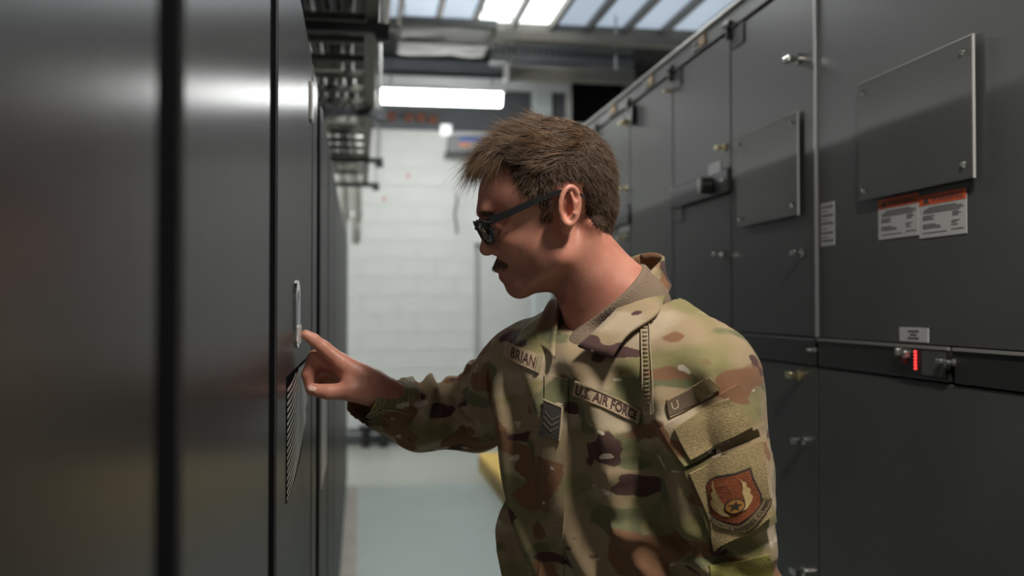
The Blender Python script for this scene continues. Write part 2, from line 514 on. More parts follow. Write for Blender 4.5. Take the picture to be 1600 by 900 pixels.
# warning labels
for (xa, xb, ytop, ybot) in ((1374, 1437, 300, 367), (1438.5, 1512, 292, 364)):
    o, (Y0, Y1_, Z0, Z1) = plate_r('warning_label', xa, xb, 0, 1, M['white_label'], ua, 0.0012)
    bpy.data.objects.remove(o)
    Zt = on_right(xb, ytop)[1]; Zb = on_right(xb, ybot)[1]
    lb = MB().box(X1 - 0.0014, X1, Y1_, Y0, Zb, Zt).build('warning_label', M['white_label'], ua)
    Hh = Zt - Zb; hw = Y0 - Y1_
    hd = MB().box(X1 - 0.0020, X1 - 0.001, Y1_, Y0, Zt - Hh * 0.24, Zt).build('header', M['label_orange'], lb)
    flat_text('WARNING', Y0 - hw * 0.27, Y0 - hw * 0.93, Zt - Hh * 0.205, Zt - Hh * 0.06, X1 - 0.0023, M['label_print'], hd, 'lettering', 0.02)
    MB().prism([(Y0 - hw * 0.08, Zt - Hh * 0.205), (Y0 - hw * 0.24, Zt - Hh * 0.205), (Y0 - hw * 0.16, Zt - Hh * 0.05)], 'x', X1 - 0.0024, X1 - 0.0018).build('warning_triangle', M['label_print'], hd)
    rows = []
    for q, (a, b, z) in enumerate([(.2, .8, .29), (.12, .92, .33), (.08, .95, .37), (.1, .88, .41), (.08, .34, .48), (.08, .30, .52), (.08, .33, .56), (.72, .85, .46), (.72, .9, .50), (.72, .84, .54), (.08, .36, .68), (.08, .46, .72), (.08, .48, .76), (.7, .86, .66), (.7, .8, .70), (.7, .83, .75), (.08, .6, .87), (.7, .95, .85)]):
        rows.append((Y0 - hw * a, Y0 - hw * b, Zt - Hh * (z + .02), Hh * 0.016))
    print_lines(rows, X1 - 0.0016, M['label_print'], lb)
# rating label beside the edge
o, _ = plate_r('rating_label', 1284, 1305, 316, 384, M['white_label'], ua, 0.0012, ref=1295)
Y0, Y1_, Z0, Z1 = _
print_lines([(Y0 - 0.006, Y1_ + 0.006, Z0 + (Z1 - Z0) * q, 0.004) for q in (0.12, 0.3, 0.52, 0.7, 0.9)] + [(Y0 - 0.006, (Y0 + Y1_) / 2, Z0 + (Z1 - Z0) * q, 0.002) for q in (0.2, 0.4, 0.6, 0.8)], X1 - 0.0014, M['label_print'], o)
o, (Y0, Y1_, Z0, Z1) = plate_r('name_plate', 1406, 1451, 512, 534, M['white_label'], ua, 0.002, ref=1428)
print_lines([((Y0 + Y1_) / 2 + a, (Y0 + Y1_) / 2 - a, Z0 + (Z1 - Z0) * q, 0.0035) for q, a in ((0.25, 0.022), (0.5, 0.013), (0.75, 0.02))], X1 - 0.0022, M['label_print'], o)
# display with red indicator lamps
o, (Y0, Y1_, Z0, Z1) = plate_r('breaker_window', 1408, 1484, 543, 590, M['black'], b1, 0.007, ref=1446)
for q in range(6):
    Y, Z = on_right(1435, 549.5 + q * 5.2)
    k = MB(); k.tube([(X1 - 0.005, Y, Z), (X1 - 0.010, Y, Z)], [0.0032, 0.0024], 10); k.build('indicator_lamp', M['led'], o)
for (px, py) in ((1412, 548), (1424, 552)):
    Y, Z = on_right(px, py)
    MB().box(X1 - 0.020, X1 - 0.006, Y - 0.006, Y + 0.006, Z - 0.010, Z + 0.006, 0.003).build('toggle', M['steel'], o)
Y, Z = on_right(1418, 563)
MB().box(X1 - 0.010, X1 - 0.006, Y - 0.010, Y + 0.010, Z - 0.006, Z + 0.006, 0.001).build('red_button', M['red_dim'], o)
MB().box(X1 - 0.0085, X1 - 0.006, on_right(1482, 0)[0], on_right(1445, 0)[0], Z0 + 0.006, Z1 - 0.006).build('window_pane', M['acrylic'], o)
latch(b1, 1480, 564, 0.7, 'steel'); latch(b2, 1492, 566, 0.7, 'steel')
# unit B
B = rc[1]
ub = slab('upper_door', bnd[1] + g, bnd[2] - g, ZB1 + g, TOPR - g, M['paint_right'], B)
lbd = slab('lower_door', bnd[1] + g, bnd[2] - g, 0.18, ZB0 - g, M['paint_right'], B)
bb = slab('band_panel', bnd[1] + g, bnd[2] - g, ZB0, ZB1, M['band'], B, x0=X1 - 0.004)
cover(ub, [(1156, 217), (1252, 174), (1256, 335), (1160, 356)])
latch(ub, 1252, 91, 1.35); latch(ub, 1257, 395, 1.2); latch(lbd, 1252, 586, 1.3, 'brass'); latch(lbd, 1258, 688, 1.2); latch(lbd, 1257, 891, 1.3)
latch(bb, 1274, 547, 0.7, 'steel')
o, (Y0, Y1_, Z0, Z1) = plate_r('number_plate', 1146, 1165, 39, 70, M['black'], ub, 0.004, ref=1155)
MB().box(X1 - 0.0048, X1 - 0.003, Y1_ + 0.02, Y0 - 0.02, Z0 + 0.03, Z1 - 0.03).build('plate_face', M['box_grey'], o)
# unit C
Cc = rc[2]
zc1 = on_right(1098, 279)[1]; zc0 = on_right(1098, 313)[1]
uc = slab('upper_door', bnd[2] + g, bnd[3] - g, zc1 + g, TOPR - g, M['paint_right'], Cc)
lc = slab('lower_door', bnd[2] + g, bnd[3] - g, 0.18, zc0 - g, M['paint_right'], Cc)
bc = slab('band_panel', bnd[2] + g, bnd[3] - g, zc0, zc1, M['band'], Cc, x0=X1 - 0.012, th=0.03)
Y, Z = on_right(1114, 290)
k = MB(); k.tube([(X1 - 0.010, Y, Z), (X1 - 0.045, Y, Z)], [0.030, 0.026], 16); k.build('rotary_knob', M['black'], bc)
MB().box(X1 - 0.05, X1 - 0.044, Y - 0.006, Y + 0.006, Z - 0.024, Z + 0.024, 0.002).build('knob_pointer', M['steel'], bc)
o, _ = plate_r('name_plate', 1108, 1127, 254, 272, M['white_label'], uc, 0.002, ref=1117)
latch(uc, 1134, 230, 1.1, 'brass'); latch(lc, 1131, 398, 1.2); latch(bc, 1138, 281, 0.8, 'steel')
plate_r('number_plate', 1054, 1068, 324, 348, M['band'], lc, 0.003, ref=1061)
o, (Y0, Y1_, Z0, Z1) = plate_r('number_plate', 1053, 1067, 110, 136, M['black'], uc, 0.004, ref=1060)
MB().box(X1 - 0.0048, X1 - 0.003, Y1_ + 0.02, Y0 - 0.02, Z0 + 0.03, Z1 - 0.03).build('plate_face', M['box_grey'], o)
# unit D
Dd = rc[3]
ud = slab('door', bnd[3] + g, bnd[4] - g, 0.18, TOPR - g, M['paint_right'], Dd)
latch(ud, 1048, 141, 0.9, 'brass')
MB().box(X1 - 0.02, X1, bnd[4] - 0.10, bnd[4] - 0.06, TOPR - 0.10, TOPR - 0.02, 0.003).build('lifting_bracket', M['black'], ud)
# unit E, F
E = rc[4]
ze1 = on_right(978, 322)[1]; ze0 = on_right(978, 350)[1]
ue = slab('upper_door', bnd[4] + g, bnd[5] - g, ze1 + g, TOPR - g, M['paint_right'], E)
be = slab('band_panel', bnd[4] + g, bnd[5] - g, ze0, ze1, M['band'], E, x0=X1 - 0.008)
le = slab('lower_door', bnd[4] + g, bnd[5] - g, 0.18, ze0 - g, M['paint_right'], E)
for p_ in ((979, 192), (984, 188), (979, 295)): latch(ue, *p_, 1.2, 'brass')
plate_r('name_plate', 968, 984, 352, 362, M['white_label'], le, 0.002, ref=976)
latch(le, 976, 372, 1.2, 'brass')
slab('door', bnd[5] + g, bnd[6] - g, 0.18, TOPR - g, M['paint_right'], rc[5])
# rail along the cabinet tops
rail = empty('top_rail', (X1, 3.3, TOPR)); tag(rail, 'long grey fascia rail running along the tops of the grey cabinets', 'rail')
MB().box(X1 - 0.006, X1 + 0.25, bnd[0], bnd[6], TOPR + 0.004, RAILT + 0.02, 0.002).build('fascia', mat('fascia_grey', (0.14, 0.145, 0.145), 0.45, var=0.12), rail)
MB().box(X1 - 0.016, X1 + 0.02, bnd[0], bnd[6], RAILT + 0.02, RAILT + 0.030, 0.002).build('rail_lip', mat('rail_lip', (0.42, 0.41, 0.39), 0.4, 0.6), rail)
for (px, py) in ((1102, 62), (1021, 119), (962, 164)):
    Y, Z = on_right(px, py); Z = (TOPR + RAILT) / 2 + 0.012
    MB().box(X1 - 0.012, X1 - 0.005, Y - 0.03, Y + 0.03, Z - 0.018, Z + 0.018, 0.002).build('tan_tag', M['tag_tan'], rail)
    for dz in (-0.010, 0.010):
        MB().box(X1 - 0.012, X1 - 0.005, Y + 0.04, Y + 0.10, Z + dz - 0.004, Z + dz + 0.004).build('white_tag', M['white_label'], rail)
for Y in (bnd[2], bnd[3], bnd[4], bnd[5]):
    k = MB(); k.box(X1 - 0.018, X1 - 0.005, Y - 0.03, Y + 0.03, TOPR + 0.012, TOPR + 0.026, 0.002); k.box(X1 - 0.016, X1 - 0.005, Y - 0.008, Y + 0.008, TOPR - 0.03, TOPR + 0.014, 0.002)
    k.build('joint_clip', M['black'], rail)

# ------------------------------------------------------------------ overhead: cable ladder, hangers, ducts, rooflight
HT = CAM[2] + 1.18
lad = empty('cable_ladder', (-0.25, 6, HT)); tag(lad, 'long beige cable ladder hanging over the dark cabinets', 'cable ladder')
MB().box(0.022, 0.076, 1.2, 9.75, HT, HT + 0.10, 0.004).build('side_rail', M['strut'], lad)
MB().box(-0.60, -0.55, 1.2, 9.75, HT, HT + 0.10, 0.004).build('side_rail', M['strut'], lad)
yr_ = 3.3
rung = None
while yr_ < 9.6:
    if rung is None:
        k = MB(); k.box(-0.55, 0.022, -0.022, 0.022, 0.062, 0.097, 0.003)
        for q in range(8):
            xx = -0.5 + q * 0.065
            k.box(xx - 0.008, xx + 0.008, -0.0235, -0.0215, 0.072, 0.086)
        rung = k.build('rung', M['strut'], None); rung.parent = lad; rung.location = Vector((0, yr_, HT)) - wloc(lad)
    else:
        o = rung.copy(); COL.objects.link(o); o.location = Vector((0, yr_, HT)) - wloc(lad)
    yr_ += 0.36
# cables lying on the ladder
for q in range(9):
    x = -0.5 + q * 0.058 + random.uniform(-0.01, 0.01)
    pts = [(x + 0.012 * math.sin(j * 1.7 + q), 1.4 + j * 0.69, HT + 0.122 + 0.004 * math.sin(j + q * 2)) for j in range(13)]
    m_ = M['cable_grey'] if q == 4 else (M['cable_orange'] if q == 0 else M['black'])
    tag(MB().tube(pts, 0.017, 8).build('power_cable', m_, smooth=True), {0: 'orange', 4: 'pale grey'}.get(q, 'black') + ' cable lying lengthways on the ceiling cable ladder', 'cable', 'cables on the ladder')
# trapeze hangers
for q, (Y, XR) in enumerate(((4.17, 0.12), (6.0, 0.15), (7.95, 0.18), (9.55, 0.18))):
    h = empty('trapeze_hanger', (-0.2, Y, HT - 0.04)); tag(h, ['first', 'second', 'third', 'farthest'][q] + ' dark trapeze hanger under the cable ladder, counted from the front', 'hanger', 'trapeze hangers')
    MB().box(-0.75, XR, Y - 0.021, Y + 0.021, HT - 0.043, HT - 0.002, 0.003).build('strut_channel', M['strut_dark'], h)
    for xx in (-0.70, XR - 0.03):
        MB().tube([(xx, Y, HT - 0.06), (xx, Y, HC)], 0.006, 8).build('threaded_rod', M['steel'], h)
        MB().box(xx - 0.032, xx + 0.032, Y - 0.03, Y + 0.03, HT - 0.075, HT - 0.043, 0.006).build('channel_clamp', M['strut_dark'], h)

# junction boxes and lamp-coloured clutter over the ladder
for q, (x, Y, s) in enumerate(((-0.18, 5.10, 0.09), (-0.35, 5.46, 0.08), (-0.12, 6.54, 0.10), (-0.30, 6.90, 0.09), (-0.10, 8.70, 0.09), (-0.32, 9.06, 0.08))):
    j = empty('junction_box', (x, Y, HT + 0.036)); adopt(j, lad); j['label'] = (['small pale junction box on the ladder between the first two hangers', 'smaller pale junction box beside it, further left on the ladder', 'pale junction box on the ladder just past the second hanger', 'pale junction box on the far-left side past the second hanger', 'pale junction box on the ladder past the third hanger', 'last small pale junction box at the ladder end'][q])
    MB().box(x - s, x + s, Y - 0.03, Y + 0.03, HT + 0.012, HT + 0.0625, 0.005).build('box_body', M['pipe_white'], j)
    for dx in (-0.5, 0.5):
        MB().tube([(x + dx * s, Y - 0.031, HT + 0.036), (x + dx * s, Y - 0.04, HT + 0.036)], 0.012, 10).build('gland', M['steel'], j)

# wide corrugated tray above the ladder
tr = empty('cable_tray', (-0.3, 6, HT + 0.5)); tag(tr, 'dark corrugated tray above the cable ladder', 'cable tray')
k = MB()
for q in range(15):
    x = -0.65 + q * 0.048
    k.box(x, x + 0.028, 2.0, 9.75, HT + 0.50, HT + 0.53)
k.box(-0.66, 0.07, 2.0, 9.75, HT + 0.53, HT + 0.54)
k.build('tray_deck', mat('dark_tray', (0.02, 0.021, 0.023), 0.5), tr)

# rooflight
ZR = HC - 0.02
rl = empty('rooflight', (1.6, 7.2, ZR)); tag(rl, 'glazed rooflight with pale glazing bars high above the aisle', 'rooflight')
def on_plane_z(x, y, Z):
    d = FW + RT * ((x - 800) / FPX) + UP * ((450 - y) / FPX)
    t = (Z - CAM[2]) / d[2]
    return CAM + t * d
yfar = on_plane_z(800, 38, ZR)[1]
xs = [on_plane_z(x, 36, ZR)[0] for x in (603, 622, 680, 737, 799, 860, 919, 980, 1042, 1105)]
for q in range(len(xs) - 1):
    br = q in (3, 4)
    p_ = MB().box(xs[q] + 0.018, xs[q + 1] - 0.018, yfar - 3.0, yfar + 0.25, ZR - 0.012, ZR - 0.004).build('pane', M['pane_bright'] if br else M['pane'], rl)
for q, x in enumerate(xs):
    MB().box(x - 0.020, x + 0.020, yfar - 3.0, yfar + 0.25, ZR - 0.09, ZR, 0.003).build('glazing_bar', M['strut'], rl)
MB().box(xs[0] - 0.1, xs[-1] + 0.3, yfar - 0.10, yfar - 0.04, ZR - 0.125, ZR, 0.004).build('end_bar', M['strut'], rl)


def cross_beam(name, label, cat, x0, x1, ytop, ybot, Y, depth, m, group=None):
    """beam across the room; rows in the photo give its top and bottom at distance Y"""
    zt = CAM[2] + (479 - ytop) / FPX * Y; zb_ = CAM[2] + (479 - ybot) / FPX * Y
    X0 = (x0 - 562) / K0 * Y; X1_ = (x1 - 562) / K0 * Y
    o = MB().box(X0, X1_, Y, Y + depth, zb_, zt, 0.004).build(name, m)
    tag(o, label, cat, group)
    return o, (X0, X1_, zb_, zt)


# square ventilation duct
def duct():
    Zd = CAM[2] + 2.22
    pts = [on_plane_z(x, y, Zd) for x, y in ((627, 36), (775, 46), (757, 89), (620, 85))]
    x0 = (pts[0][0] + pts[3][0]) / 2; x1 = (pts[1][0] + pts[2][0]) / 2
    ya_ = (pts[0][1] + pts[1][1]) / 2; yb_ = (pts[2][1] + pts[3][1]) / 2
    d = empty('ventilation_duct', ((x0 + x1) / 2, (ya_ + yb_) / 2, Zd)); tag(d, 'wrinkled galvanised ventilation duct under the rooflight', 'duct')
    bm = MB(); bm.box(x0, x1, ya_, yb_, Zd, Zd + 0.07, 0.01)
    bmesh.ops.subdivide_edges(bm.bm, edges=bm.bm.edges[:], cuts=7, use_grid_fill=True)
    for v in bm.bm.verts:
        n = mnoise.noise(v.co * 5) * 0.02 + mnoise.noise(v.co * 13) * 0.008
        if v.co.z < Zd + 0.05: v.co.z += n
    bm.build('duct_skin', M['galv'], d, smooth=True)
    ym = ya_ + (yb_ - ya_) * 0.52
    MB().box(x0 - 0.01, x1 + 0.01, ym - 0.02, ym + 0.02, Zd - 0.018, Zd + 0.085, 0.004).build('flange', M['galv'], d)
    for xx in (x0 + 0.05, x1 - 0.05):
        MB().tube([(xx, ym, Zd + 0.08), (xx, ym, ZR - 0.092)], 0.006, 8).build('hanger_rod', M['steel'], d)
    return d
duct()
cross_beam('roof_beam', 'long grey steel roof beam under the near edge of the rooflight', 'beam', 776, 1150, 40, 55, 7.9, 0.10, M['strut'])
cross_beam('roof_beam', 'thin dark steel bar right of the duct, under the grey roof beam', 'beam', 772, 1010, 62, 66, 8.3, 0.10, M['strut_dark'])
cross_beam('roof_beam', 'broad dark blue-grey beam above the fluorescent fixture', 'beam', 560, 1010, 92, 117, 10.4, 0.12, M['wall_dark'])
cross_beam('roof_beam', 'pale grey beam just over the fluorescent fixture', 'beam', 580, 900, 118, 134, 10.25, 0.10, mat('pale_beam', (0.42, 0.44, 0.45), 0.6))
cross_beam('roof_beam', 'dark slotted support beam at the upper right of the duct', 'beam', 772, 1010, 80, 90, 8.6, 0.08, M['strut_dark'])
# slotted tray running across on the right
tr2 = empty('slotted_tray', (1.5, 8.9, 3.7)); tag(tr2, 'dark slotted tray crossing above the grey cabinets', 'cable tray')
zt = CAM[2] + (479 - 68) / FPX * 8.9; zb_ = CAM[2] + (479 - 82) / FPX * 8.9
Xa = (775 - 562) / K0 * 8.9; Xb = (1000 - 562) / K0 * 8.9
MB().box(Xa, Xb, 8.9, 9.3, zb_, zb_ + 0.015).build('tray_floor', M['strut_dark'], tr2)
MB().box(Xa, Xb, 8.89, 8.90, zb_, zt).build('tray_side', M['strut_dark'], tr2)
for q in range(22):
    x = Xa + 0.03 + q * (Xb - Xa - 0.06) / 21
    MB().box(x - 0.010, x + 0.010, 8.884, 8.892, zb_ + 0.012, zt - 0.012).build('slot', M['frame_black'], tr2)
for x in (Xa + 0.1, Xb - 0.1):
    MB().tube([(x, 9.1, zb_), (x, 9.1, ZR - 0.092)], 0.006, 8).build('hanger_rod', M['steel'], tr2)
# conduit bundle
cb = empty('conduit_rack', (1.5, 8.4, 3.5)); tag(cb, 'stacked beige conduits running across above the white column', 'conduits')
for q, yy in enumerate((101, 109, 117)):
    Z = CAM[2] + (479 - yy) / FPX * 8.4
    MB().tube([((795 - 562) / K0 * 8.4, 8.4, Z), ((1010 - 562) / K0 * 8.4, 8.4, Z)], 0.022, 12).build('conduit', M['strut'], cb, smooth=True)
x = (796 - 562) / K0 * 8.4
MB().box(x - 0.02, x + 0.02, 8.36, 8.44, CAM[2] + (479 - 122) / FPX * 8.4, CAM[2] + (479 - 95) / FPX * 8.4, 0.004).build('end_clamp', M['steel'], cb)
for xx in (1.28, 2.2):
    MB().tube([(xx, 8.4, CAM[2] + (479 - 120) / FPX * 8.4), (xx, 8.4, ZR - 0.092)], 0.008, 8).build('hanger_rod', M['steel'], cb)
# columns and frame behind the head
Xc0 = (842 - 562) / K0 * 10.6; Xc1 = (871 - 562) / K0 * 10.6
tag(MB().box(Xc0, Xc1, 10.55, 10.8, 0, HC - 0.3, 0.01).build('column', mat('pale_blue_column', (0.50, 0.55, 0.56), 0.6)), 'pale blue-grey steel column against the far wall', 'column')
tag(MB().box(Xc1 + 0.02, Xc1 + 0.20, 10.6, 10.9, 0, HC - 0.3, 0.01).build('column', M['wall_dark']), 'dark column right beside the pale column', 'column')
fr = empty('wall_recess_frame', (2.4, 10.6, 2)); tag(fr, 'grey metal frame around a dark opening behind the head', 'frame')
Xf0 = (894 - 562) / K0 * 10.5; Xf1 = (990 - 562) / K0 * 10.5
zf0 = CAM[2] + (479 - 186) / FPX * 10.5; zf1 = CAM[2] + (479 - 120) / FPX * 10.5
MB().box(Xf0, Xf0 + 0.06, 10.45, 10.5, zf0, zf1).build('frame_post', M['cable_grey'], fr)
MB().box(Xf0, Xf1, 10.45, 10.5, zf0 - 0.05, zf0).build('frame_sill', M['cable_grey'], fr)
MB().box(Xf0 + 0.06, Xf1, 10.5, 10.55, zf0, zf1).build('dark_opening', M['frame_black'], fr)

# fluorescent fixtures
for q, (x, y, z, ax, L, W, tint, lab) in enumerate(FIXTURES):
    f = empty('fluorescent_fixture', (x, y, z)); tag(f, lab, 'ceiling light')
    hx, hy = (L / 2, 0.065) if ax == 'x' else (0.065, L / 2)
    MB().box(x - hx - 0.02, x + hx + 0.02, y - hy - 0.02, y + hy + 0.02, z + 0.005, z + 0.05, 0.004).build('housing', M['fixture_white'], f)
    zz = z - 0.045
    if ax == 'x':
        a, b_ = (x - hx, y, zz), (x + hx, y, zz)
    else:
        a, b_ = (x, y - hy, zz), (x, y + hy, zz)
    MB().tube([a, b_], 0.075 if q == 0 else 0.05, 14).build('diffuser', M['tube'], f, smooth=True)
    rods = [(x - hx * 0.85, y), (x + hx * 0.85, y)] if ax == 'x' else [(x, y - hy * 0.85), (x, y + hy * 0.85)]
    for (rx, ry) in rods:
        MB().tube([(rx, ry, z + 0.05), (rx, ry, HC)], 0.005, 6).build('hanger_rod', M['strut_dark'], f)
    ld = bpy.data.lights.new('tube_light', 'AREA'); ld.shape = 'RECTANGLE'
    ld.size = 2 * hx if ax == 'x' else 0.10; ld.size_y = 0.10 if ax == 'x' else 2 * hy
    ld.energy = W; ld.color = tint
    lo = bpy.data.objects.new('tube_light', ld); COL.objects.link(lo)
    lo.location = (0, 0, -0.135); lo.parent = f
    if q == 3:      # added next-bay lamp, its light turned sideways over the cabinet tops
        lo.location = (0.06, 0, -0.045); lo.rotation_euler = (0, -math.pi / 2, 0)
        ld.size = 0.05; ld.size_y = 2 * hy

# far wall fittings
def far(x, y, Y=YF - 0.02):
    return (x - 562) / K0 * Y, CAM[2] + (479 - y) / FPX * Y
pr = empty('red_pipe_manifold', (0.5, YF - 0.1, 3.5)); tag(pr, 'dark pipe header with rust-red pipe ends on the far wall', 'pipes')
xm0, zm = far(590, 172); xm1, _ = far(690, 172)
MB().box(xm0, xm1, YF - 0.10, YF - 0.03, zm - 0.03, zm + 0.05, 0.01).build('header', M['wall_dark'], pr)
for px, py in ((611, 185), (639, 186), (658, 186), (677, 188)):
    x, z = far(px, py)
    MB().tube([(x, YF - 0.012, z), (x, YF - 0.16, z)], 0.043, 14).build('pipe_end', M['rust'], pr, smooth=False)
    MB().tube([(x, YF - 0.16, z), (x, YF - 0.17, z)], 0.028, 14).build('pipe_bore', mat('pipe_bore', (0.10, 0.035, 0.02), 0.7), pr)
x, z = far(698, 203)
wb = empty('white_wall_box', (x, YF, z)); tag(wb, 'small glowing white square box on the far wall', 'wall box')
MB().box(x - 0.062, x + 0.062, YF - 0.09, YF - 0.02, z - 0.062, z + 0.062, 0.015).build('box_cover', mat('box_glow', (0.9, 0.92, 0.92), 0.4, emit=(0.9, 0.95, 0.95), estr=0.7), wb)  # white square cover given a weak glow of its own
MB().box(x - 0.07, x + 0.07, YF - 0.025, YF - 0.01, z - 0.07, z + 0.07, 0.004).build('back_plate', M['fixture_white'], wb)
x0, z1 = far(700, 214); x1, z0 = far(800, 240)
wu = empty('wall_unit', ((x0 + x1) / 2, YF, z0)); tag(wu, 'grey wall unit with a blue and orange front panel beside the hair', 'wall unit')
MB().box(x0, x1, YF - 0.20, YF - 0.012, z0, z1, 0.01).build('unit_body', M['box_grey'], wu)
xa, _ = far(717, 0); xb, _ = far(792, 0)
MB().box(xa, xb, YF - 0.205, YF - 0.19, z1 - 0.07, z1 - 0.02).build('blue_strip', M['blue'], wu)
MB().box(xa, xb, YF - 0.204, YF - 0.19, z0 + 0.05, z1 - 0.07).build('pale_panel', M['cable_grey'], wu)
MB().box(xa, xa + 0.13, YF - 0.208, YF - 0.19, z0 + 0.06, z1 - 0.08).build('orange_strip', M['orange_print'], wu)
MB().box(x0 - 0.03, x1, YF - 0.22, YF - 0.012, z0 - 0.025, z0, 0.004).build('mount_bracket', M['strut_dark'], wu)
# vertical insulated pipes in the far left corner
for q, (px, w_, lab) in enumerate(((536, 11, 'left one of two white insulated pipes near the far end of the dark row'), (556, 12, 'right one of two white insulated pipes near the far end of the dark row'))):
    Y = 9.9
    x = (px - 562) / K0 * Y; r = w_ / FPX * Y * 0.75
    z0 = CAM[2] + (479 - 350) / FPX * Y
    pp = empty('insulated_pipe', (x, Y, z0)); tag(pp, lab, 'pipe', 'white insulated pipes')
    MB().tube([(x, Y, HC), (x, Y, z0 + 0.02)], r, 16).build('pipe_run', M['pipe_white'], pp, smooth=True)
    MB().tube([(x, Y, z0 + 0.06), (x, Y, z0 - 0.05), (x, Y + 0.05, z0 - 0.13), (x, Y + 0.16, z0 - 0.16)], r * 0.8, 12).build('elbow', M['cable_grey'], pp, smooth=True)
    MB().tube([(x, Y, z0 + 0.10), (x, Y, z0 + 0.07)], r * 1.12, 16).build('pipe_band', M['steel'], pp)
# hanging wire
x, z = far(714, 302)
pts = [(x + 0.012 * math.sin(j * 1.1), YF - 0.05, z - j * 0.055) for j in range(9)]
tag(MB().tube(pts, 0.012, 8).build('hanging_wire', M['strut'], smooth=True), 'short wire dangling on the white far wall', 'wire')
# low pipework along the wall foot
lp = empty('floor_pipework', (0.2, YF - 0.2, 0)); tag(lp, 'dark low pipework with valves along the foot of the far wall', 'pipes')
for zz in (0.07, 0.17):
    MB().tube([(-0.12, YF - 0.22, zz), (0.33, YF - 0.22, zz)], 0.026, 10).build('floor_pipe', M['strut_dark'], lp, smooth=True)
for px in (572, 600):
    x, _ = far(px, 0)
    k = MB(); k.tube([(x, YF - 0.28, 0.0), (x, YF - 0.28, 0.20)], 0.05, 12); k.tube([(x, YF - 0.28, 0.19), (x, YF - 0.28, 0.23)], 0.075, 12)
    k.build('valve', M['black'], lp, smooth=False)
# door at the right of the far wall, and small red wall marks
xd0, _ = far(752, 0); xd1 = xd0 + 1.0
dr = tag(MB().box(xd0, xd1, YF - 0.030, YF - 0.012, 0.02, 2.15, 0.004).build('door_1', mat('wall_door_paint', (0.66, 0.67, 0.67), 0.5, var=0.04)), kind='structure', label='pale flush door in the far wall')
k = MB(); k.box(xd0 - 0.05, xd0 - 0.004, YF - 0.045, YF - 0.012, 0, 2.2, 0.004); k.box(xd0 - 0.05, xd1 + 0.05, YF - 0.045, YF - 0.012, 2.16, 2.21, 0.004); k.box(xd1 + 0.004, xd1 + 0.05, YF - 0.045, YF - 0.012, 0, 2.2, 0.004)
k.build('door_frame', mat('door_frame_grey', (0.40, 0.41, 0.41), 0.5), dr)
k = MB(); k.box(xd0 + 0.05, xd0 + 0.09, YF - 0.10, YF - 0.03, 1.0, 1.05, 0.008); k.build('door_handle', M['steel'], dr)
for px, py, lb_ in ((638, 275, 'small red tag stuck on the white far wall under the red pipe ends'), (600, 312, 'small red tag on the far wall beside the white insulated pipes')):
    x, z = far(px, py)
    tag(MB().box(x - 0.012, x + 0.012, YF - 0.016, YF - 0.011, z - 0.02, z + 0.02, 0.001).build('wall_tag', M['orange_print']), lb_, 'tag', 'red tags on the far wall')

# ================================================================== signed-distance modelling
def smin(a, b, k):
    if k <= 0: return np.minimum(a, b)
    h = np.maximum(k - np.abs(a - b), 0.0) / k
    return np.minimum(a, b) - h * h * k * 0.25


def smax(a, b, k):
    return -smin(-a, -b, k)


def rcone(a, b, r1, r2):
    a = np.asarray(a, np.float32); b = np.asarray(b, np.float32)
    ba = b - a; l2 = float(ba @ ba); rr = r1 - r2
    a2 = l2 - rr * rr; il2 = 1.0 / l2
    def f(p):
        pa = p - a
        y = pa @ ba
        z = y - l2
        v = pa * l2 - y[:, None] * ba
        x2 = np.einsum('ij,ij->i', v, v)
        y2 = y * y * l2; z2 = z * z * l2
        k = np.sign(rr) * rr * rr * x2
        d = (np.sqrt(np.maximum(x2 * a2 * il2, 0)) + y * rr) * il2 - r1
        m1 = np.sign(z) * a2 * z2 > k
        m2 = (np.sign(y) * a2 * y2 < k) & ~m1
        d = np.where(m1, np.sqrt(x2 + z2) * il2 - r2, d)
        d = np.where(m2, np.sqrt(x2 + y2) * il2 - r1, d)
        return d
    return f


def sphere(c, r):
    c = np.asarray(c, np.float32)
    return lambda p: np.sqrt(((p - c) ** 2).sum(1)) - r


def ellipsoid(c, rad, rot=None):
    c = np.asarray(c, np.float32); rad = np.asarray(rad, np.float32)
    rot = np.eye(3, dtype=np.float32) if rot is None else np.asarray(rot, np.float32)   # rows = axes
    def f(p):
        q = (p - c) @ rot.T
        k0 = np.sqrt(((q / rad) ** 2).sum(1)) + 1e-9
        k1 = np.sqrt(((q / (rad * rad)) ** 2).sum(1)) + 1e-9
        return k0 * (k0 - 1.0) / k1
    return f


def rbox(c, half, rad, rot=None):
    c = np.asarray(c, np.float32); half = np.asarray(half, np.float32) - rad
    rot = np.eye(3, dtype=np.float32) if rot is None else np.asarray(rot, np.float32)
    def f(p):
        q = np.abs((p - c) @ rot.T) - half
        return np.sqrt((np.maximum(q, 0) ** 2).sum(1)) + np.minimum(q.max(1), 0) - rad
    return f


def halfspace(pt, n):
    """negative on the side the normal points away from"""
    pt = np.asarray(pt, np.float32); n = np.asarray(n, np.float32); n = n / np.linalg.norm(n)
    return lambda p: (p - pt) @ n


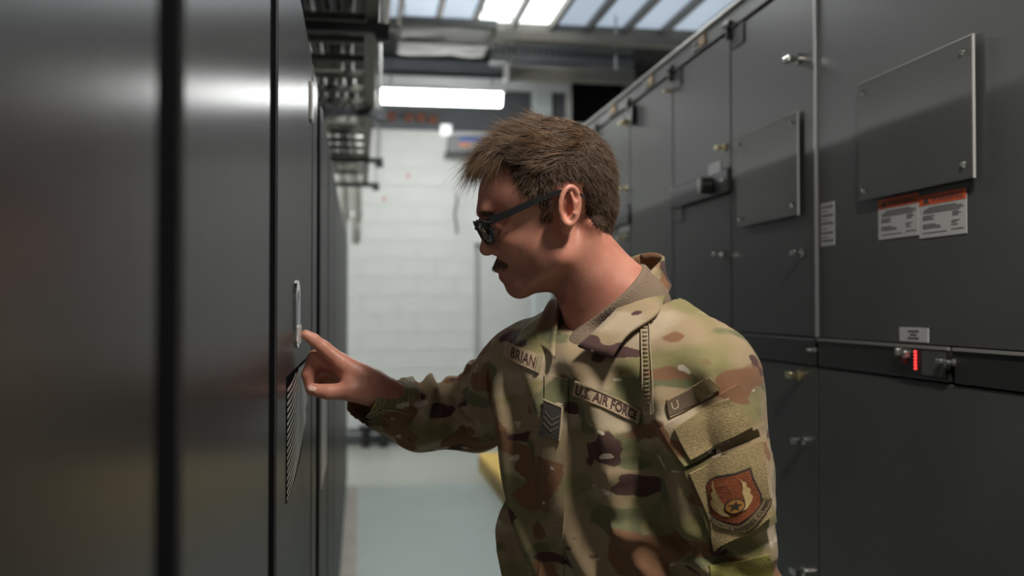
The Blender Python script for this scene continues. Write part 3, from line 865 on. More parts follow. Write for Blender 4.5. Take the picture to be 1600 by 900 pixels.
def sdf_mesh(ops, lo, hi, h, B=8):
    """sparse surface nets. ops: list of (mode, func, k); mode u=union s=subtract i=intersect d=displace(p, d)"""
    lo = np.asarray(lo, float); hi = np.asarray(hi, float)
    nb = np.ceil((hi - lo) / (h * B)).astype(int)
    gi = np.stack(np.meshgrid(*[np.arange(n) for n in nb], indexing='ij'), -1).reshape(-1, 3)
    bs = h * B
    cen = (lo + (gi + 0.5) * bs).astype(np.float32)
    rad = bs * 0.88
    prim = []
    acc = np.full(len(cen), 1e3, np.float32)
    for m, f, k in ops:
        d = None
        if m != 'd': d = f(cen).astype(np.float32)
        prim.append(d)
        if m == 'u': acc = smin(acc, d, k)
        elif m == 's': acc = smax(acc, -d, k)
        elif m == 'i': acc = smax(acc, d, k)
    keep = np.abs(acc) < rad * 1.35 + 0.012 * (h / 0.0025 if h < 1 else h * 400 if h < 0 else 1.0)
    keep = np.abs(acc) < rad * 1.7
    gi = gi[keep]; prim = [None if d is None else d[keep] for d in prim]
    n = B + 1
    ar = np.arange(n)
    off = np.stack(np.meshgrid(ar, ar, ar, indexing='ij'), -1).reshape(-1, 3)
    nblk = len(gi)
    val = np.full((nblk, n ** 3), 1e3, np.float32)
    pts0 = (lo + gi * bs).astype(np.float32)
    offs = (off * h).astype(np.float32)
    for (m, f, k), d in zip(ops, prim):
        if m == 'd':
            sel = np.arange(nblk)
        elif m == 'i':
            sel = np.where(d > -(rad * 2 + k))[0]
        elif m == 's':
            sel = np.where(d < rad * 2 + k)[0]
        else:
            sel = np.where(d < rad * 3.2 + k)[0]
        for c0 in range(0, len(sel), 1500):
            s_ = sel[c0:c0 + 1500]
            p = (pts0[s_][:, None, :] + offs[None]).reshape(-1, 3)
            if m == 'd':
                val[s_] = f(p, val[s_].reshape(-1)).reshape(len(s_), -1)
                continue
            dd = f(p).reshape(len(s_), -1)
            if m == 'u': val[s_] = smin(val[s_], dd, k)
            elif m == 's': val[s_] = smax(val[s_], -dd, k)
            else: val[s_] = smax(val[s_], dd, k)
    V = val.reshape(nblk, n, n, n)
    G = gi * B
    inside = V < 0
    # cells
    cnt = np.zeros((nblk, B, B, B), np.int8)
    for dx in (0, 1):
        for dy in (0, 1):
            for dz in (0, 1):
                cnt += inside[:, dx:B + dx, dy:B + dy, dz:B + dz]
    act = np.argwhere((cnt > 0) & (cnt < 8))
    b_, i_, j_, k_ = act.T
    S = np.int64(1) << 20
    def key(c):
        c = c.astype(np.int64)
        return (c[:, 0] + 2) * S * S + (c[:, 1] + 2) * S + (c[:, 2] + 2)
    cells = G[b_] + act[:, 1:]
    pos = np.zeros((len(act), 3)); wsum = np.zeros(len(act))
    corners = [(0, 0, 0), (1, 0, 0), (0, 1, 0), (1, 1, 0), (0, 0, 1), (1, 0, 1), (0, 1, 1), (1, 1, 1)]
    cv = [V[b_, i_ + a, j_ + b, k_ + c] for a, b, c in corners]
    for x in range(8):
        for ax in range(3):
            if corners[x][ax]: continue
            y = x | (1 << ax)
            va, vb = cv[x], cv[y]
            m = (va < 0) != (vb < 0)
            t = np.where(m, va / np.where(np.abs(va - vb) < 1e-12, 1e-12, va - vb), 0)
            pp = np.array(corners[x], float)[None] + t[:, None] * np.eye(3)[ax]
            pos += pp * m[:, None]; wsum += m
    pos /= wsum[:, None]
    verts = lo + (cells + pos) * h
    ks = key(cells)
    order = np.argsort(ks); ks = ks[order]; verts = verts[order]
    faces = []
    for ax in range(3):
        e = [0, 0, 0]; e[ax] = 1
        A = inside[:, :B, :B, :B]
        Bv = inside[:, e[0]:B + e[0], e[1]:B + e[1], e[2]:B + e[2]]
        ch = np.argwhere(A != Bv)
        if not len(ch): continue
        g = G[ch[:, 0]] + ch[:, 1:]
        fl = A[ch[:, 0], ch[:, 1], ch[:, 2], ch[:, 3]]
        u = np.zeros(3, int); v = np.zeros(3, int)
        u[(ax + 1) % 3] = 1; v[(ax + 2) % 3] = 1
        quad = [g - u - v, g - v, g, g - u]
        idx = []
        ok = np.ones(len(g), bool)
        for q in quad:
            kq = key(q)
            ii = np.minimum(np.searchsorted(ks, kq), len(ks) - 1)
            ok &= ks[ii] == kq
            idx.append(ii)
        F = np.stack(idx, 1)
        F[~fl] = F[~fl][:, ::-1]
        faces.append(F[ok])
    return verts, np.concatenate(faces)


def smooth_verts(v, f, it=1, lam=0.5):
    n = len(v)
    e = np.concatenate([f[:, [0, 1]], f[:, [1, 2]], f[:, [2, 3]], f[:, [3, 0]]])
    for _ in range(it):
        s = np.zeros_like(v); c = np.zeros(n)
        for a, b in ((0, 1), (1, 0)):
            for ax in range(3):
                s[:, ax] += np.bincount(e[:, a], weights=v[e[:, b], ax], minlength=n)
            c += np.bincount(e[:, a], minlength=n)
        v = v + lam * (s / np.maximum(c, 1)[:, None] - v)
    return v


def fast_mesh(name, v, f, material, parent=None, smooth=True):
    v = np.asarray(v, np.float32)
    if parent is not None:
        v = v - np.array(wloc(parent), np.float32)
    me = bpy.data.meshes.new(name)
    k = f.shape[1]
    me.vertices.add(len(v)); me.vertices.foreach_set('co', v.ravel())
    me.loops.add(f.size); me.loops.foreach_set('vertex_index', f.astype(np.int32).ravel())
    me.polygons.add(len(f)); me.polygons.foreach_set('loop_start', np.arange(0, f.size, k, dtype=np.int32))
    me.polygons.foreach_set('loop_total', np.full(len(f), k, np.int32))
    me.update(calc_edges=True)
    if smooth: me.shade_smooth()
    return link(name, me, material, parent)


def vnoise(p, scale, seed=0):
    """cheap smooth pseudo-noise: sum of rotated sines"""
    r = np.random.default_rng(seed)
    out = np.zeros(len(p), np.float32)
    for q in range(6):
        d = r.normal(size=3).astype(np.float32); d /= np.linalg.norm(d)
        out += np.sin(p @ d * (scale * float(r.uniform(0.6, 1.6))) + float(r.uniform(0, 6.28)))
    return out / 6.0

# ================================================================== the person
def skin_material():
    m = bpy.data.materials.new('skin')
    nt, b = nodes_of(m)
    at = nt.nodes.new('ShaderNodeAttribute'); at.attribute_name = 'tint'
    tc = nt.nodes.new('ShaderNodeTexCoord')
    n = nt.nodes.new('ShaderNodeTexNoise'); n.inputs['Scale'].default_value = 26; n.inputs['Detail'].default_value = 6
    nt.links.new(tc.outputs['Object'], n.inputs['Vector'])
    rp = nt.nodes.new('ShaderNodeValToRGB')
    rp.color_ramp.elements[0].position = 0.3; rp.color_ramp.elements[0].color = (0.46, 0.18, 0.125, 1)
    rp.color_ramp.elements[1].position = 0.7; rp.color_ramp.elements[1].color = (0.585, 0.27, 0.19, 1)
    nt.links.new(n.outputs['Fac'], rp.inputs['Fac'])
    mx = nt.nodes.new('ShaderNodeMix'); mx.data_type = 'RGBA'; mx.blend_type = 'MULTIPLY'; mx.inputs['Factor'].default_value = 1
    nt.links.new(rp.outputs['Color'], mx.inputs['A']); nt.links.new(at.outputs['Color'], mx.inputs['B'])
    nt.links.new(mx.outputs['Result'], b.inputs['Base Color'])
    b.inputs['Roughness'].default_value = 0.48
    b.inputs['Subsurface Weight'].default_value = 0.12
    b.inputs['Subsurface Radius'].default_value = (0.010, 0.004, 0.002)
    b.inputs['Subsurface Scale'].default_value = 0.6
    n2 = nt.nodes.new('ShaderNodeTexNoise'); n2.inputs['Scale'].default_value = 420; n2.inputs['Detail'].default_value = 2
    nt.links.new(tc.outputs['Object'], n2.inputs['Vector'])
    bp = nt.nodes.new('ShaderNodeBump'); bp.inputs['Strength'].default_value = 0.18; bp.inputs['Distance'].default_value = 0.0012
    nt.links.new(n2.outputs['Fac'], bp.inputs['Height']); nt.links.new(bp.outputs[0], b.inputs['Normal'])
    return m


def camo_material():
    m = bpy.data.materials.new('camouflage_cloth')
    nt, b = nodes_of(m)
    N, Lk = nt.nodes, nt.links
    tc = N.new('ShaderNodeTexCoord')
    mp = N.new('ShaderNodeMapping'); mp.inputs['Scale'].default_value = (1, 1, 1.9); mp.inputs['Rotation'].default_value = (0.15, 0.2, 0.1)
    Lk.new(tc.outputs['Object'], mp.inputs['Vector'])
    dn = N.new('ShaderNodeTexNoise'); dn.inputs['Scale'].default_value = 38; dn.inputs['Detail'].default_value = 3
    Lk.new(mp.outputs[0], dn.inputs['Vector'])
    vm = N.new('ShaderNodeVectorMath'); vm.operation = 'MULTIPLY_ADD'
    vm.inputs[1].default_value = (0.016, 0.016, 0.016)
    Lk.new(dn.outputs['Color'], vm.inputs[0]); Lk.new(mp.outputs[0], vm.inputs[2])
    def blobs(scale, off, lo, hi, soft=0.012):
        ad = N.new('ShaderNodeVectorMath'); ad.operation = 'ADD'; ad.inputs[1].default_value = off
        Lk.new(vm.outputs[0], ad.inputs[0])
        n = N.new('ShaderNodeTexNoise'); n.inputs['Scale'].default_value = scale; n.inputs['Detail'].default_value = 1.2; n.inputs['Roughness'].default_value = 0.4
        Lk.new(ad.outputs[0], n.inputs['Vector'])
        r = N.new('ShaderNodeMapRange'); r.inputs['From Min'].default_value = lo; r.inputs['From Max'].default_value = lo + (hi if hi else soft)
        Lk.new(n.outputs['Fac'], r.inputs['Value'])
        return r.outputs[0]
    cur = None
    layers = [
        ((0.30, 0.225, 0.135), None),                                  # tan ground
        ((0.215, 0.19, 0.085), blobs(8, (3, 1, 7), 0.50, 0.10)),       # olive gradient
        ((0.40, 0.325, 0.225), blobs(9, (11, 5, 2), 0.55, 0.09)),      # light sand gradient
        ((0.135, 0.135, 0.068), blobs(10, (0, 9, 4), 0.60, 0.03)),    # green patches
        ((0.205, 0.105, 0.055), blobs(10, (6, 2, 13), 0.575, 0.02)),   # russet patches
        ((0.075, 0.038, 0.034), blobs(12, (2, 14, 1), 0.645, 0.012)),  # dark bark strokes
        ((0.52, 0.45, 0.36), blobs(24, (17, 3, 9), 0.715, 0.012)),      # cream flecks
    ]
    for col, fac in layers:
        if fac is None:
            rgb = N.new('ShaderNodeRGB'); rgb.outputs[0].default_value = (*col, 1); cur = rgb.outputs[0]; continue
        mx = N.new('ShaderNodeMix'); mx.data_type = 'RGBA'
        Lk.new(fac, mx.inputs['Factor']); Lk.new(cur, mx.inputs['A']); mx.inputs['B'].default_value = (*col, 1)
        cur = mx.outputs['Result']
    Lk.new(cur, b.inputs['Base Color'])
    b.inputs['Roughness'].default_value = 0.85
    b.inputs['Specular IOR Level'].default_value = 0.25
    b.inputs['Sheen Weight'].default_value = 0.08
    wv = N.new('ShaderNodeTexNoise'); wv.inputs['Scale'].default_value = 700; wv.inputs['Detail'].default_value = 1
    Lk.new(tc.outputs['Object'], wv.inputs['Vector'])
    cr = N.new('ShaderNodeTexNoise'); cr.inputs['Scale'].default_value = 55; cr.inputs['Detail'].default_value = 4
    Lk.new(tc.outputs['Object'], cr.inputs['Vector'])
    ad = N.new('ShaderNodeMath'); ad.operation = 'MULTIPLY_ADD'; ad.inputs[1].default_value = 1.2
    Lk.new(cr.outputs['Fac'], ad.inputs[0]); Lk.new(wv.outputs['Fac'], ad.inputs[2])
    bp = N.new('ShaderNodeBump'); bp.inputs['Strength'].default_value = 0.35; bp.inputs['Distance'].default_value = 0.0012
    Lk.new(ad.outputs[0], bp.inputs['Height']); Lk.new(bp.outputs[0], b.inputs['Normal'])
    return m


M['skin'] = skin_material()
M['camo'] = camo_material()
M['velcro'] = mat('loop_fabric_olive', (0.28, 0.21, 0.10), 0.95, var=0.25, vscale=260, bump=0.55, bscale=650)
M['tape'] = mat('name_tape_cloth', (0.40, 0.29, 0.19), 0.9, var=0.15, vscale=60, bump=0.4, bscale=500)
M['thread_brown'] = mat('brown_thread', (0.055, 0.022, 0.018), 0.8)
M['seam'] = mat('seam_thread', (0.33, 0.27, 0.17), 0.9, bump=0.4, bscale=500)
M['patch_dark'] = mat('rank_patch', (0.018, 0.015, 0.011), 0.9, bump=0.4, bscale=500)
M['patch_line'] = mat('rank_stitch', (0.06, 0.05, 0.032), 0.9)
M['shield'] = mat('shield_rust', (0.20, 0.050, 0.012), 0.85, var=0.2, vscale=120, bump=0.5, bscale=600)
M['shield_edge'] = mat('shield_edge', (0.030, 0.020, 0.014), 0.85)
M['gold'] = mat('gold_thread', (0.50, 0.36, 0.16), 0.8, var=0.15, vscale=300)
M['undershirt'] = mat('tan_undershirt', (0.20, 0.145, 0.10), 0.9, bump=0.4, bscale=350)
M['hair'] = None
M['glass_frame'] = mat('matte_black_frame', (0.018, 0.018, 0.020), 0.35)
M['lens'] = mat('spectacle_lens', (0.75, 0.9, 0.85), 0.03, trans=1.0, spec=0.6)
M['eye_white'] = mat('eye_white', (0.70, 0.66, 0.62), 0.2)
M['iris'] = mat('iris', (0.09, 0.10, 0.10), 0.15)
M['trouser'] = M['camo']
M['boot'] = mat('coyote_boot', (0.22, 0.15, 0.09), 0.8, bump=0.3, bscale=200)


def hair_material():
    m = bpy.data.materials.new('brown_hair')
    nt, b = nodes_of(m)
    at = nt.nodes.new('ShaderNodeAttribute'); at.attribute_name = 'shade'
    rp = nt.nodes.new('ShaderNodeValToRGB')
    rp.color_ramp.elements[0].color = (0.048, 0.026, 0.016, 1)
    rp.color_ramp.elements[1].color = (0.31, 0.185, 0.10, 1)
    nt.links.new(at.outputs['Fac'], rp.inputs['Fac'])
    nt.links.new(rp.outputs['Color'], b.inputs['Base Color'])
    b.inputs['Roughness'].default_value = 0.42
    return m


M['hair'] = hair_material()

ZH = 1.45
HO = P(870, 330, ZH)
HS = ZH / FPX
HT_ = (CAM - HO) / np.linalg.norm(CAM - HO)
HR = RT - HT_ * (RT @ HT_); HR /= np.linalg.norm(HR)
HU = np.cross(HT_, HR)
HYAW = math.radians(10)


def w2h(p):
    q = p - HO.astype(np.float32)
    x = q @ HR.astype(np.float32) / HS; y = -(q @ HU.astype(np.float32)) / HS; c = q @ HT_.astype(np.float32) / HS
    cs, sn = math.cos(HYAW), math.sin(HYAW)
    return np.stack([870 + x * cs - c * sn, 330 + y, x * sn + c * cs], 1)


def h2w(h):
    h = np.asarray(h, float).reshape(-1, 3)
    x = h[:, 0] - 870; c = h[:, 2]
    cs, sn = math.cos(HYAW), math.sin(HYAW)
    X = x * cs + c * sn; C_ = -x * sn + c * cs
    return HO + HS * (X[:, None] * HR - (h[:, 1] - 330)[:, None] * HU + C_[:, None] * HT_)


FH = (-0.927, 0.375, 0); UH = (-0.375, -0.927, 0); CH = (0, 0, 1)
ROTH = np.array((FH, UH, CH))


def head_dir(f, u, c):
    return np.array(FH) * f + np.array(UH) * u + np.array(CH) * c


def hp(fn):
    """primitive in head pixels -> world function"""
    return lambda p: fn(w2h(p)) * np.float32(HS)


def rot_c(deg):
    a = math.radians(deg)
    return np.array(((math.cos(a), math.sin(a), 0), (-math.sin(a), math.cos(a), 0), (0, 0, 1)))


def ring_prim(c, ab, r, rot):
    c = np.asarray(c, np.float32); rot = np.asarray(rot, np.float32)
    def f(p):
        q = (p - c) @ rot.T
        k0 = np.sqrt((q[:, 0] / ab[0]) ** 2 + (q[:, 1] / ab[1]) ** 2) + 1e-6
        k1 = np.sqrt((q[:, 0] / ab[0] ** 2) ** 2 + (q[:, 1] / ab[1] ** 2) ** 2) + 1e-6
        d2 = k0 * (k0 - 1) / k1
        return np.sqrt(d2 * d2 + q[:, 2] ** 2) - r
    return f


K = HS      # one head pixel in metres
head_ops = [
    ('u', hp(ellipsoid((859, 284, 0), (97, 86, 77), ROTH)), 0),
    ('u', hp(ellipsoid((812, 308, 0), (66, 62, 66), ROTH)), 20 * K),
    ('u', hp(ellipsoid((826, 372, 0), (54, 66, 58), ROTH)), 24 * K),
    ('u', hp(sphere((922, 326, 0), 38)), 26 * K),
    # neck
    ('u', hp(rcone((903, 398, 0), (968, 474, 0), 59, 62)), 22 * K),
    ('u', hp(rcone((900, 425, 0), (938, 512, 0), 40, 50)), 18 * K),
    ('u', hp(rcone((868, 428, 0), (818, 442, 0), 27, 18)), 12 * K),
    ('u', hp(rcone((968, 474, 0), (1000, 560, 0), 62, 90)), 20 * K),
]
for sg in (1, -1):
    head_ops += [
        ('u', hp(rcone((862, 398, 50 * sg), (812, 444, 15 * sg), 19, 15)), 18 * K),          # jaw
        ('u', hp(ellipsoid((858, 382, 47 * sg), (26, 40, 15), rot_c(20))), 16 * K),           # masseter
        ('u', hp(ellipsoid((794, 372, 38 * sg), (22, 17, 16), ROTH)), 14 * K),                # cheekbone
        ('u', hp(rcone((918, 352, 50 * sg), (905, 470, 26 * sg), 11, 10)), 16 * K),           # neck muscle
    ]
head_ops += [
    ('u', hp(sphere((809, 445, 0), 18.5)), 14 * K),                                             # chin
    ('u', hp(ellipsoid((800, 416, 0), (26, 24, 28), ROTH)), 14 * K),                            # muzzle
    ('u', hp(rcone((757, 331, -28), (757, 331, 28), 9.5, 9.5)), 16 * K),                        # brow
]
for sg in (1, -1):
    head_ops += [('s', hp(ellipsoid((760, 355, 31 * sg), (13, 13, 17), ROTH)), 14 * K)]
head_ops += [
    ('u', hp(rcone((762, 340, 0), (760, 386, 0), 7, 9.5)), 9 * K),                              # nose bridge
    ('u', hp(ellipsoid((762, 388, 0), (13, 10.5, 12), ROTH)), 7 * K),                           # nose tip
]
for sg in (1, -1):
    head_ops += [('u', hp(ellipsoid((774, 391, 10 * sg), (9.5, 8, 6.5), ROTH)), 5 * K),
                 ('s', hp(ellipsoid((767, 399, 6 * sg), (5, 4, 3.2), ROTH)), 2 * K)]
head_ops += [
    ('u', hp(ellipsoid((778.5, 419, 0), (8, 7, 20), ROTH)), 6 * K),                               # upper lip
    ('u', hp(ellipsoid((788, 433, 0), (8, 6.5, 18), ROTH)), 5 * K),                           # lower lip
    ('s', hp(rcone((777, 427.5, -20), (777, 427.5, 20), 1.8, 1.8)), 3 * K),
]
for sg in (1, -1):                                                                              # eyelids
    head_ops += [('u', hp(ellipsoid((776, 352, 30 * sg), (12, 11, 14), ROTH)), 4 * K),
                 ('s', hp(ellipsoid((762, 354, 30 * sg), (7, 3.2, 10), ROTH)), 2.5 * K)]
    # ear: disc, hollowed, with rim, tragus and lobe
    er = np.array(((math.cos(.12), math.sin(.12), -0.42 * sg), (-math.sin(.12), math.cos(.12), 0), (0.42 * sg, 0, 1.0)))
    er = er / np.linalg.norm(er, axis=1)[:, None]
    EX = 873
    head_ops += [
        ('u', hp(ellipsoid((EX, 325, 77 * sg), (19, 33, 8), er)), 5 * K),
        ('s', hp(ellipsoid((EX - 1, 322, 87 * sg), (13.5, 25, 9.5), er)), 2.5 * K),
        ('u', hp(ring_prim((EX + 1.5, 322, 84 * sg), (16.5, 28), 4.3, er)), 2.0 * K),
        ('u', hp(rcone((EX + 3, 303, 83 * sg), (EX + 9, 318, 84.5 * sg), 2.6, 3.4)), 4 * K),
        ('u', hp(rcone((EX + 9, 318, 84.5 * sg), (EX + 7, 334, 84 * sg), 3.4, 3.6)), 4 * K),
        ('u', hp(rcone((EX + 7, 334, 84 * sg), (EX - 2, 345, 81 * sg), 3.6, 3.4)), 4 * K),
        ('u', hp(ellipsoid((EX - 3, 354, 78 * sg), (9, 12, 6))), 4 * K),
        ('u', hp(ellipsoid((EX - 14, 329, 77 * sg), (5, 8, 6))), 4 * K),
        ('s', hp(ellipsoid((EX - 3, 328, 84 * sg), (8, 12, 10))), 2.5 * K),
    ]

# ---- right hand (the one touching the cabinet) and arms, by photo pixel and distance
def rc(a, b, r1, r2): return rcone(P(*a), P(*b), r1, r2)


WR = (602, 614, 1.668)
IM, MM, RM, PM = (533, 567, 1.637), (530, 571, 1.660), (533, 582, 1.682), (539, 594, 1.700)
hand_ops = [('u', rc(WR, (560, 594, 1.65), 0.0255, 0.024), 0.010),
            ('u', rc((580, 600, 1.655), IM, 0.024, 0.0155), 0.012),
            ('u', rc((580, 602, 1.664), MM, 0.023, 0.0145), 0.012),
            ('u', rc((582, 608, 1.674), RM, 0.022, 0.0140), 0.012),
            ('u', rc((584, 612, 1.682), PM, 0.021, 0.0130), 0.012),
            ('u', rc((588, 616, 1.652), (548, 611, 1.628), 0.022, 0.0165), 0.012)]
def finger(pts, rs, k=0.004):
    out = []
    for (a, b, r1, r2) in zip(pts, pts[1:], rs, rs[1:]):
        out.append(('u', rc(a, b, r1, r2), k))
    return out
TIP = (477.5, 522.5, 1.621)
hand_ops += finger([IM, (506, 544, 1.631), (490, 531, 1.625), TIP], [0.0142, 0.0118, 0.0100, 0.0078])
hand_ops += finger([MM, (492, 559, 1.654), (481, 585, 1.650), (484, 606, 1.650)], [0.0138, 0.0122, 0.0104, 0.0082])
hand_ops += finger([RM, (500, 575, 1.684), (490, 598, 1.680), (498, 611, 1.676)], [0.0130, 0.0115, 0.0098, 0.0080])
hand_ops += finger([PM, (512, 591, 1.705), (504, 608, 1.702), (510, 617, 1.697)], [0.0115, 0.0100, 0.0088, 0.0074])
hand_ops += finger([(548, 611, 1.628), (513, 612.5, 1.619), (487, 608.5, 1.617)], [0.0155, 0.0125, 0.0102])
# thumb and index web, finger creases
hand_ops += [('u', rc((545, 596, 1.634), (536, 584, 1.640), 0.010, 0.008), 0.010),
             ('s', sphere(P(497, 548, 1.6195), 0.0016), 0.003), ('s', sphere(P(501, 537.0, 1.618), 0.001), 0.003)]
SHR, ELR, MDR, CFR = (818, 592, 1.620), (742, 650, 1.790), (658, 654, 1.735), (568, 621, 1.660)
SHL, MIL, ELL = (1094, 600, 1.385), (1126, 740, 1.362), (1143, 930, 1.360)
WRL = (1095, 1180, 1.32)
arm_ops = [('u', rc(WR, (662, 648, 1.735), 0.0255, 0.029), 0.010), ('u', rc((662, 648, 1.735), (742, 648, 1.79), 0.029, 0.034), 0.01),
           ('u', rc((742, 648, 1.79), (825, 595, 1.62), 0.034, 0.045), 0.01), ('u', rc((825, 590, 1.62), (985, 560, 1.50), 0.045, 0.085), 0.02),
           ('u', rc((985, 560, 1.50), (1100, 605, 1.39), 0.085, 0.045), 0.02), ('u', rc((1100, 605, 1.39), (1140, 925, 1.365), 0.045, 0.036), 0.01),
           ('u', rc((1140, 925, 1.365), WRL, 0.036, 0.026), 0.01)]
WLw = P(*WRL)
def left_finger(dx, ln, r):
    a = WLw + np.array((0.0, 0, -0.09)) + RT * dx
    return [('u', rcone(a, a + np.array((0, 0, -ln * .5)) - RT * 0.006, r, r * .9), 0.003), ('u', rcone(a + np.array((0, 0, -ln * .5)) - RT * 0.006, a + np.array((0, 0, -ln)) - RT * 0.03, r * .9, r * .7), 0.003)]
arm_ops += [('u', rcone(WLw, WLw + np.array((0, 0, -0.08)), 0.026, 0.030), 0.012)]
for dx, ln, r in ((-0.030, 0.080, 0.0095), (-0.010, 0.088, 0.0098), (0.010, 0.083, 0.0095), (0.028, 0.066, 0.0085)):
    arm_ops += left_finger(dx, ln, r)
arm_ops += [('u', rcone(WLw + np.array((0, 0, -0.03)) - RT * 0.02, WLw + np.array((0, 0, -0.095)) - RT * 0.052, 0.014, 0.009), 0.006)]

bv, bf = sdf_mesh(head_ops + arm_ops + hand_ops, P(1010, 540, 1.62).min() * 0 + np.array((-0.12, 1.15, 0.60)), np.array((0.62, 1.95, 1.80)), 0.0024)
hv = w2h(bv.astype(np.float32))
# smooth the surface a little, but keep the hand and face crisp
bv = smooth_verts(bv, bf, 2, 0.35)
person = empty('person', tuple(P(985, 560, 1.50) * np.array((1, 1, 0))))
tag(person, 'person in camouflage uniform and black glasses pressing a cabinet handle', 'person')
body = fast_mesh('body', bv, bf, M['skin'], person)
hv = w2h(bv.astype(np.float32))
# natural pigment: lips, ear rim, fingertips, shaven beard area
tint = np.ones((len(bv), 4), np.float32)
def blob(c, r):
    d = ((hv - np.array(c, np.float32)) / np.array(r, np.float32)) ** 2
    return np.clip(1.3 - d.sum(1), 0, 1)
lip = np.maximum(blob((778, 424, 0), (10, 6, 22)), blob((786, 433, 0), (11, 7, 20)))
tint[:, 1] -= 0.35 * lip; tint[:, 2] -= 0.25 * lip
beard = np.maximum(np.clip((hv[:, 1] - 395) / 30, 0, 1) * (hv[:, 0] < 880) * (hv[:, 1] < 475), 0) * (1 - lip)
tint[:, :3] *= (1 - 0.22 * beard[:, None] * np.array((1.0, 0.9, 0.85), np.float32))
ca = body.data.color_attributes.new('tint', 'FLOAT_COLOR', 'POINT')
ca.data.foreach_set('color', tint.ravel())

# eyes
for sg in (1, -1):
    c = h2w((777, 354, 29 * sg))[0]
    bm = bmesh.new(); bmesh.ops.create_uvsphere(bm, u_segments=20, v_segments=14, radius=10.5 * K)
    me = bpy.data.meshes.new('eye'); bm.to_mesh(me); bm.free(); me.shade_smooth()
    e = link('eye', me, M['eye_white'], person); e.location = Vector(c) - wloc(person)
    c2 = h2w((768.5, 357.5, 29 * sg))[0]
    bm = bmesh.new(); bmesh.ops.create_uvsphere(bm, u_segments=16, v_segments=10, radius=4.0 * K)
    me = bpy.data.meshes.new('iris'); bm.to_mesh(me); bm.free(); me.shade_smooth()
    o = link('iris', me, M['iris'], e); o.location = Vector(c2) - wloc(e)

# fingernails of thumb and index
def nail(c, ax, up, l, w_, par):
    ax = np.array(ax) / np.linalg.norm(ax); up = np.array(up) - ax * (np.array(up) @ ax); up /= np.linalg.norm(up); sd = np.cross(ax, up)
    vs, fs = [], []
    for i in range(5):
        for j in range(5):
            u = (i / 4 - .5) * 2; v = (j / 4 - .5) * 2
            vs.append(np.array(c) + ax * u * l * math.sqrt(max(0, 1 - 0.45 * v * v)) + sd * v * w_ + up * (-0.35 * w_ * v * v))
    for i in range(4):
        for j in range(4): fs.append((i * 5 + j, i * 5 + j + 1, i * 5 + j + 6, i * 5 + j + 5))
    o = py_mesh('fingernail', vs, fs, M['nail'], par, True)
    md = o.modifiers.new('thickness', 'SOLIDIFY'); md.thickness = 0.0006
    return o
M['nail'] = mat('fingernail', (0.66, 0.40, 0.33), 0.28)
thd = P(487, 608.5, 1.617) - P(513, 612.5, 1.619)
nail(P(488, 606.5, 1.6065), thd, -FW + UP * 0.55, 0.0068, 0.0058, body)

# ---------------------------------------------------------------- jacket
Lv = 0.8 * RT + 0.6 * np.array((-math.sin(YAW), -math.cos(YAW), 0))       # wearer's left
Fv = -0.6 * RT + 0.8 * np.array((-math.sin(YAW), -math.cos(YAW), 0))      # wearer's front
TC = P(972, 560, 1.50)


def torso(off=0.0, top=1.475, bottom=0.80):
    zs = np.array((0.70, 0.95, 1.08, 1.20, 1.32, 1.42, 1.50, 1.56))
    aw = np.array((0.200, 0.190, 0.186, 0.190, 0.197, 0.188, 0.150, 0.11)) + off
    bd = np.array((0.150, 0.140, 0.134, 0.136, 0.138, 0.124, 0.095, 0.07)) + off
    sh = np.array((-0.02, -0.015, -0.01, 0.0, 0.010, 0.014, 0.012, 0.010))
    L32, F32 = Lv.astype(np.float32), Fv.astype(np.float32)
    def f(p):
        q = p - TC.astype(np.float32)
        z = p[:, 2]
        a = np.interp(z, zs, aw).astype(np.float32); b = np.interp(z, zs, bd).astype(np.float32); s = np.interp(z, zs, sh).astype(np.float32)
        x = q @ L32 / a; y = (q @ F32 - s) / b
        r = (np.abs(x) ** 2.4 + np.abs(y) ** 2.4) ** (1 / 2.4) + 1e-6
        d = (r - 1) * np.minimum(a, b)
        d = smax(d, z - top, 0.06)
        return smax(d, bottom - z, 0.01)
    return f


NKA, NKB = h2w((903, 398, 0))[0], h2w((968, 474, 0))[0]
NKD = (NKB - NKA) / np.linalg.norm(NKB - NKA)


def axis_ridges(a, b, amp, wl, where, phase=0.0, slant=0.5, up=None):
    """cloth folds that wrap a sleeve: ridges across the axis a-b, slanted, strongest on the 'up' side"""
    a = np.asarray(a, np.float32); b = np.asarray(b, np.float32)
    ax = b - a; L_ = float(np.linalg.norm(ax)); ax = ax / L_
    upv = np.asarray(up, np.float32); upv = upv - ax * (upv @ ax); upv /= np.linalg.norm(upv)
    sd = np.cross(ax, upv)
    def f(p):
        q = p - a
        t = q @ ax
        u = q @ upv; s = q @ sd
        rr = np.sqrt(u * u + s * s)
        win = np.clip((t - where[0] * L_) / 0.03, 0, 1) * np.clip((where[1] * L_ - t) / 0.03, 0, 1) * (rr < 0.16)
        face = np.clip(0.55 + 0.75 * u / np.maximum(rr, 1e-4), 0, 1.2)
        w_ = np.sin((t + slant * s - 0.35 * u * 0 + 0.010 * np.sin(s * 70 + 1.3)) * (2 * math.pi / wl) + phase)
        w_ = np.sign(w_) * np.abs(w_) ** 0.75
        w_ = w_ * (0.7 + 0.5 * np.sin(t * 61 + s * 23 + 1.0))
        return amp * win * face * (w_ + 0.35)
    return f


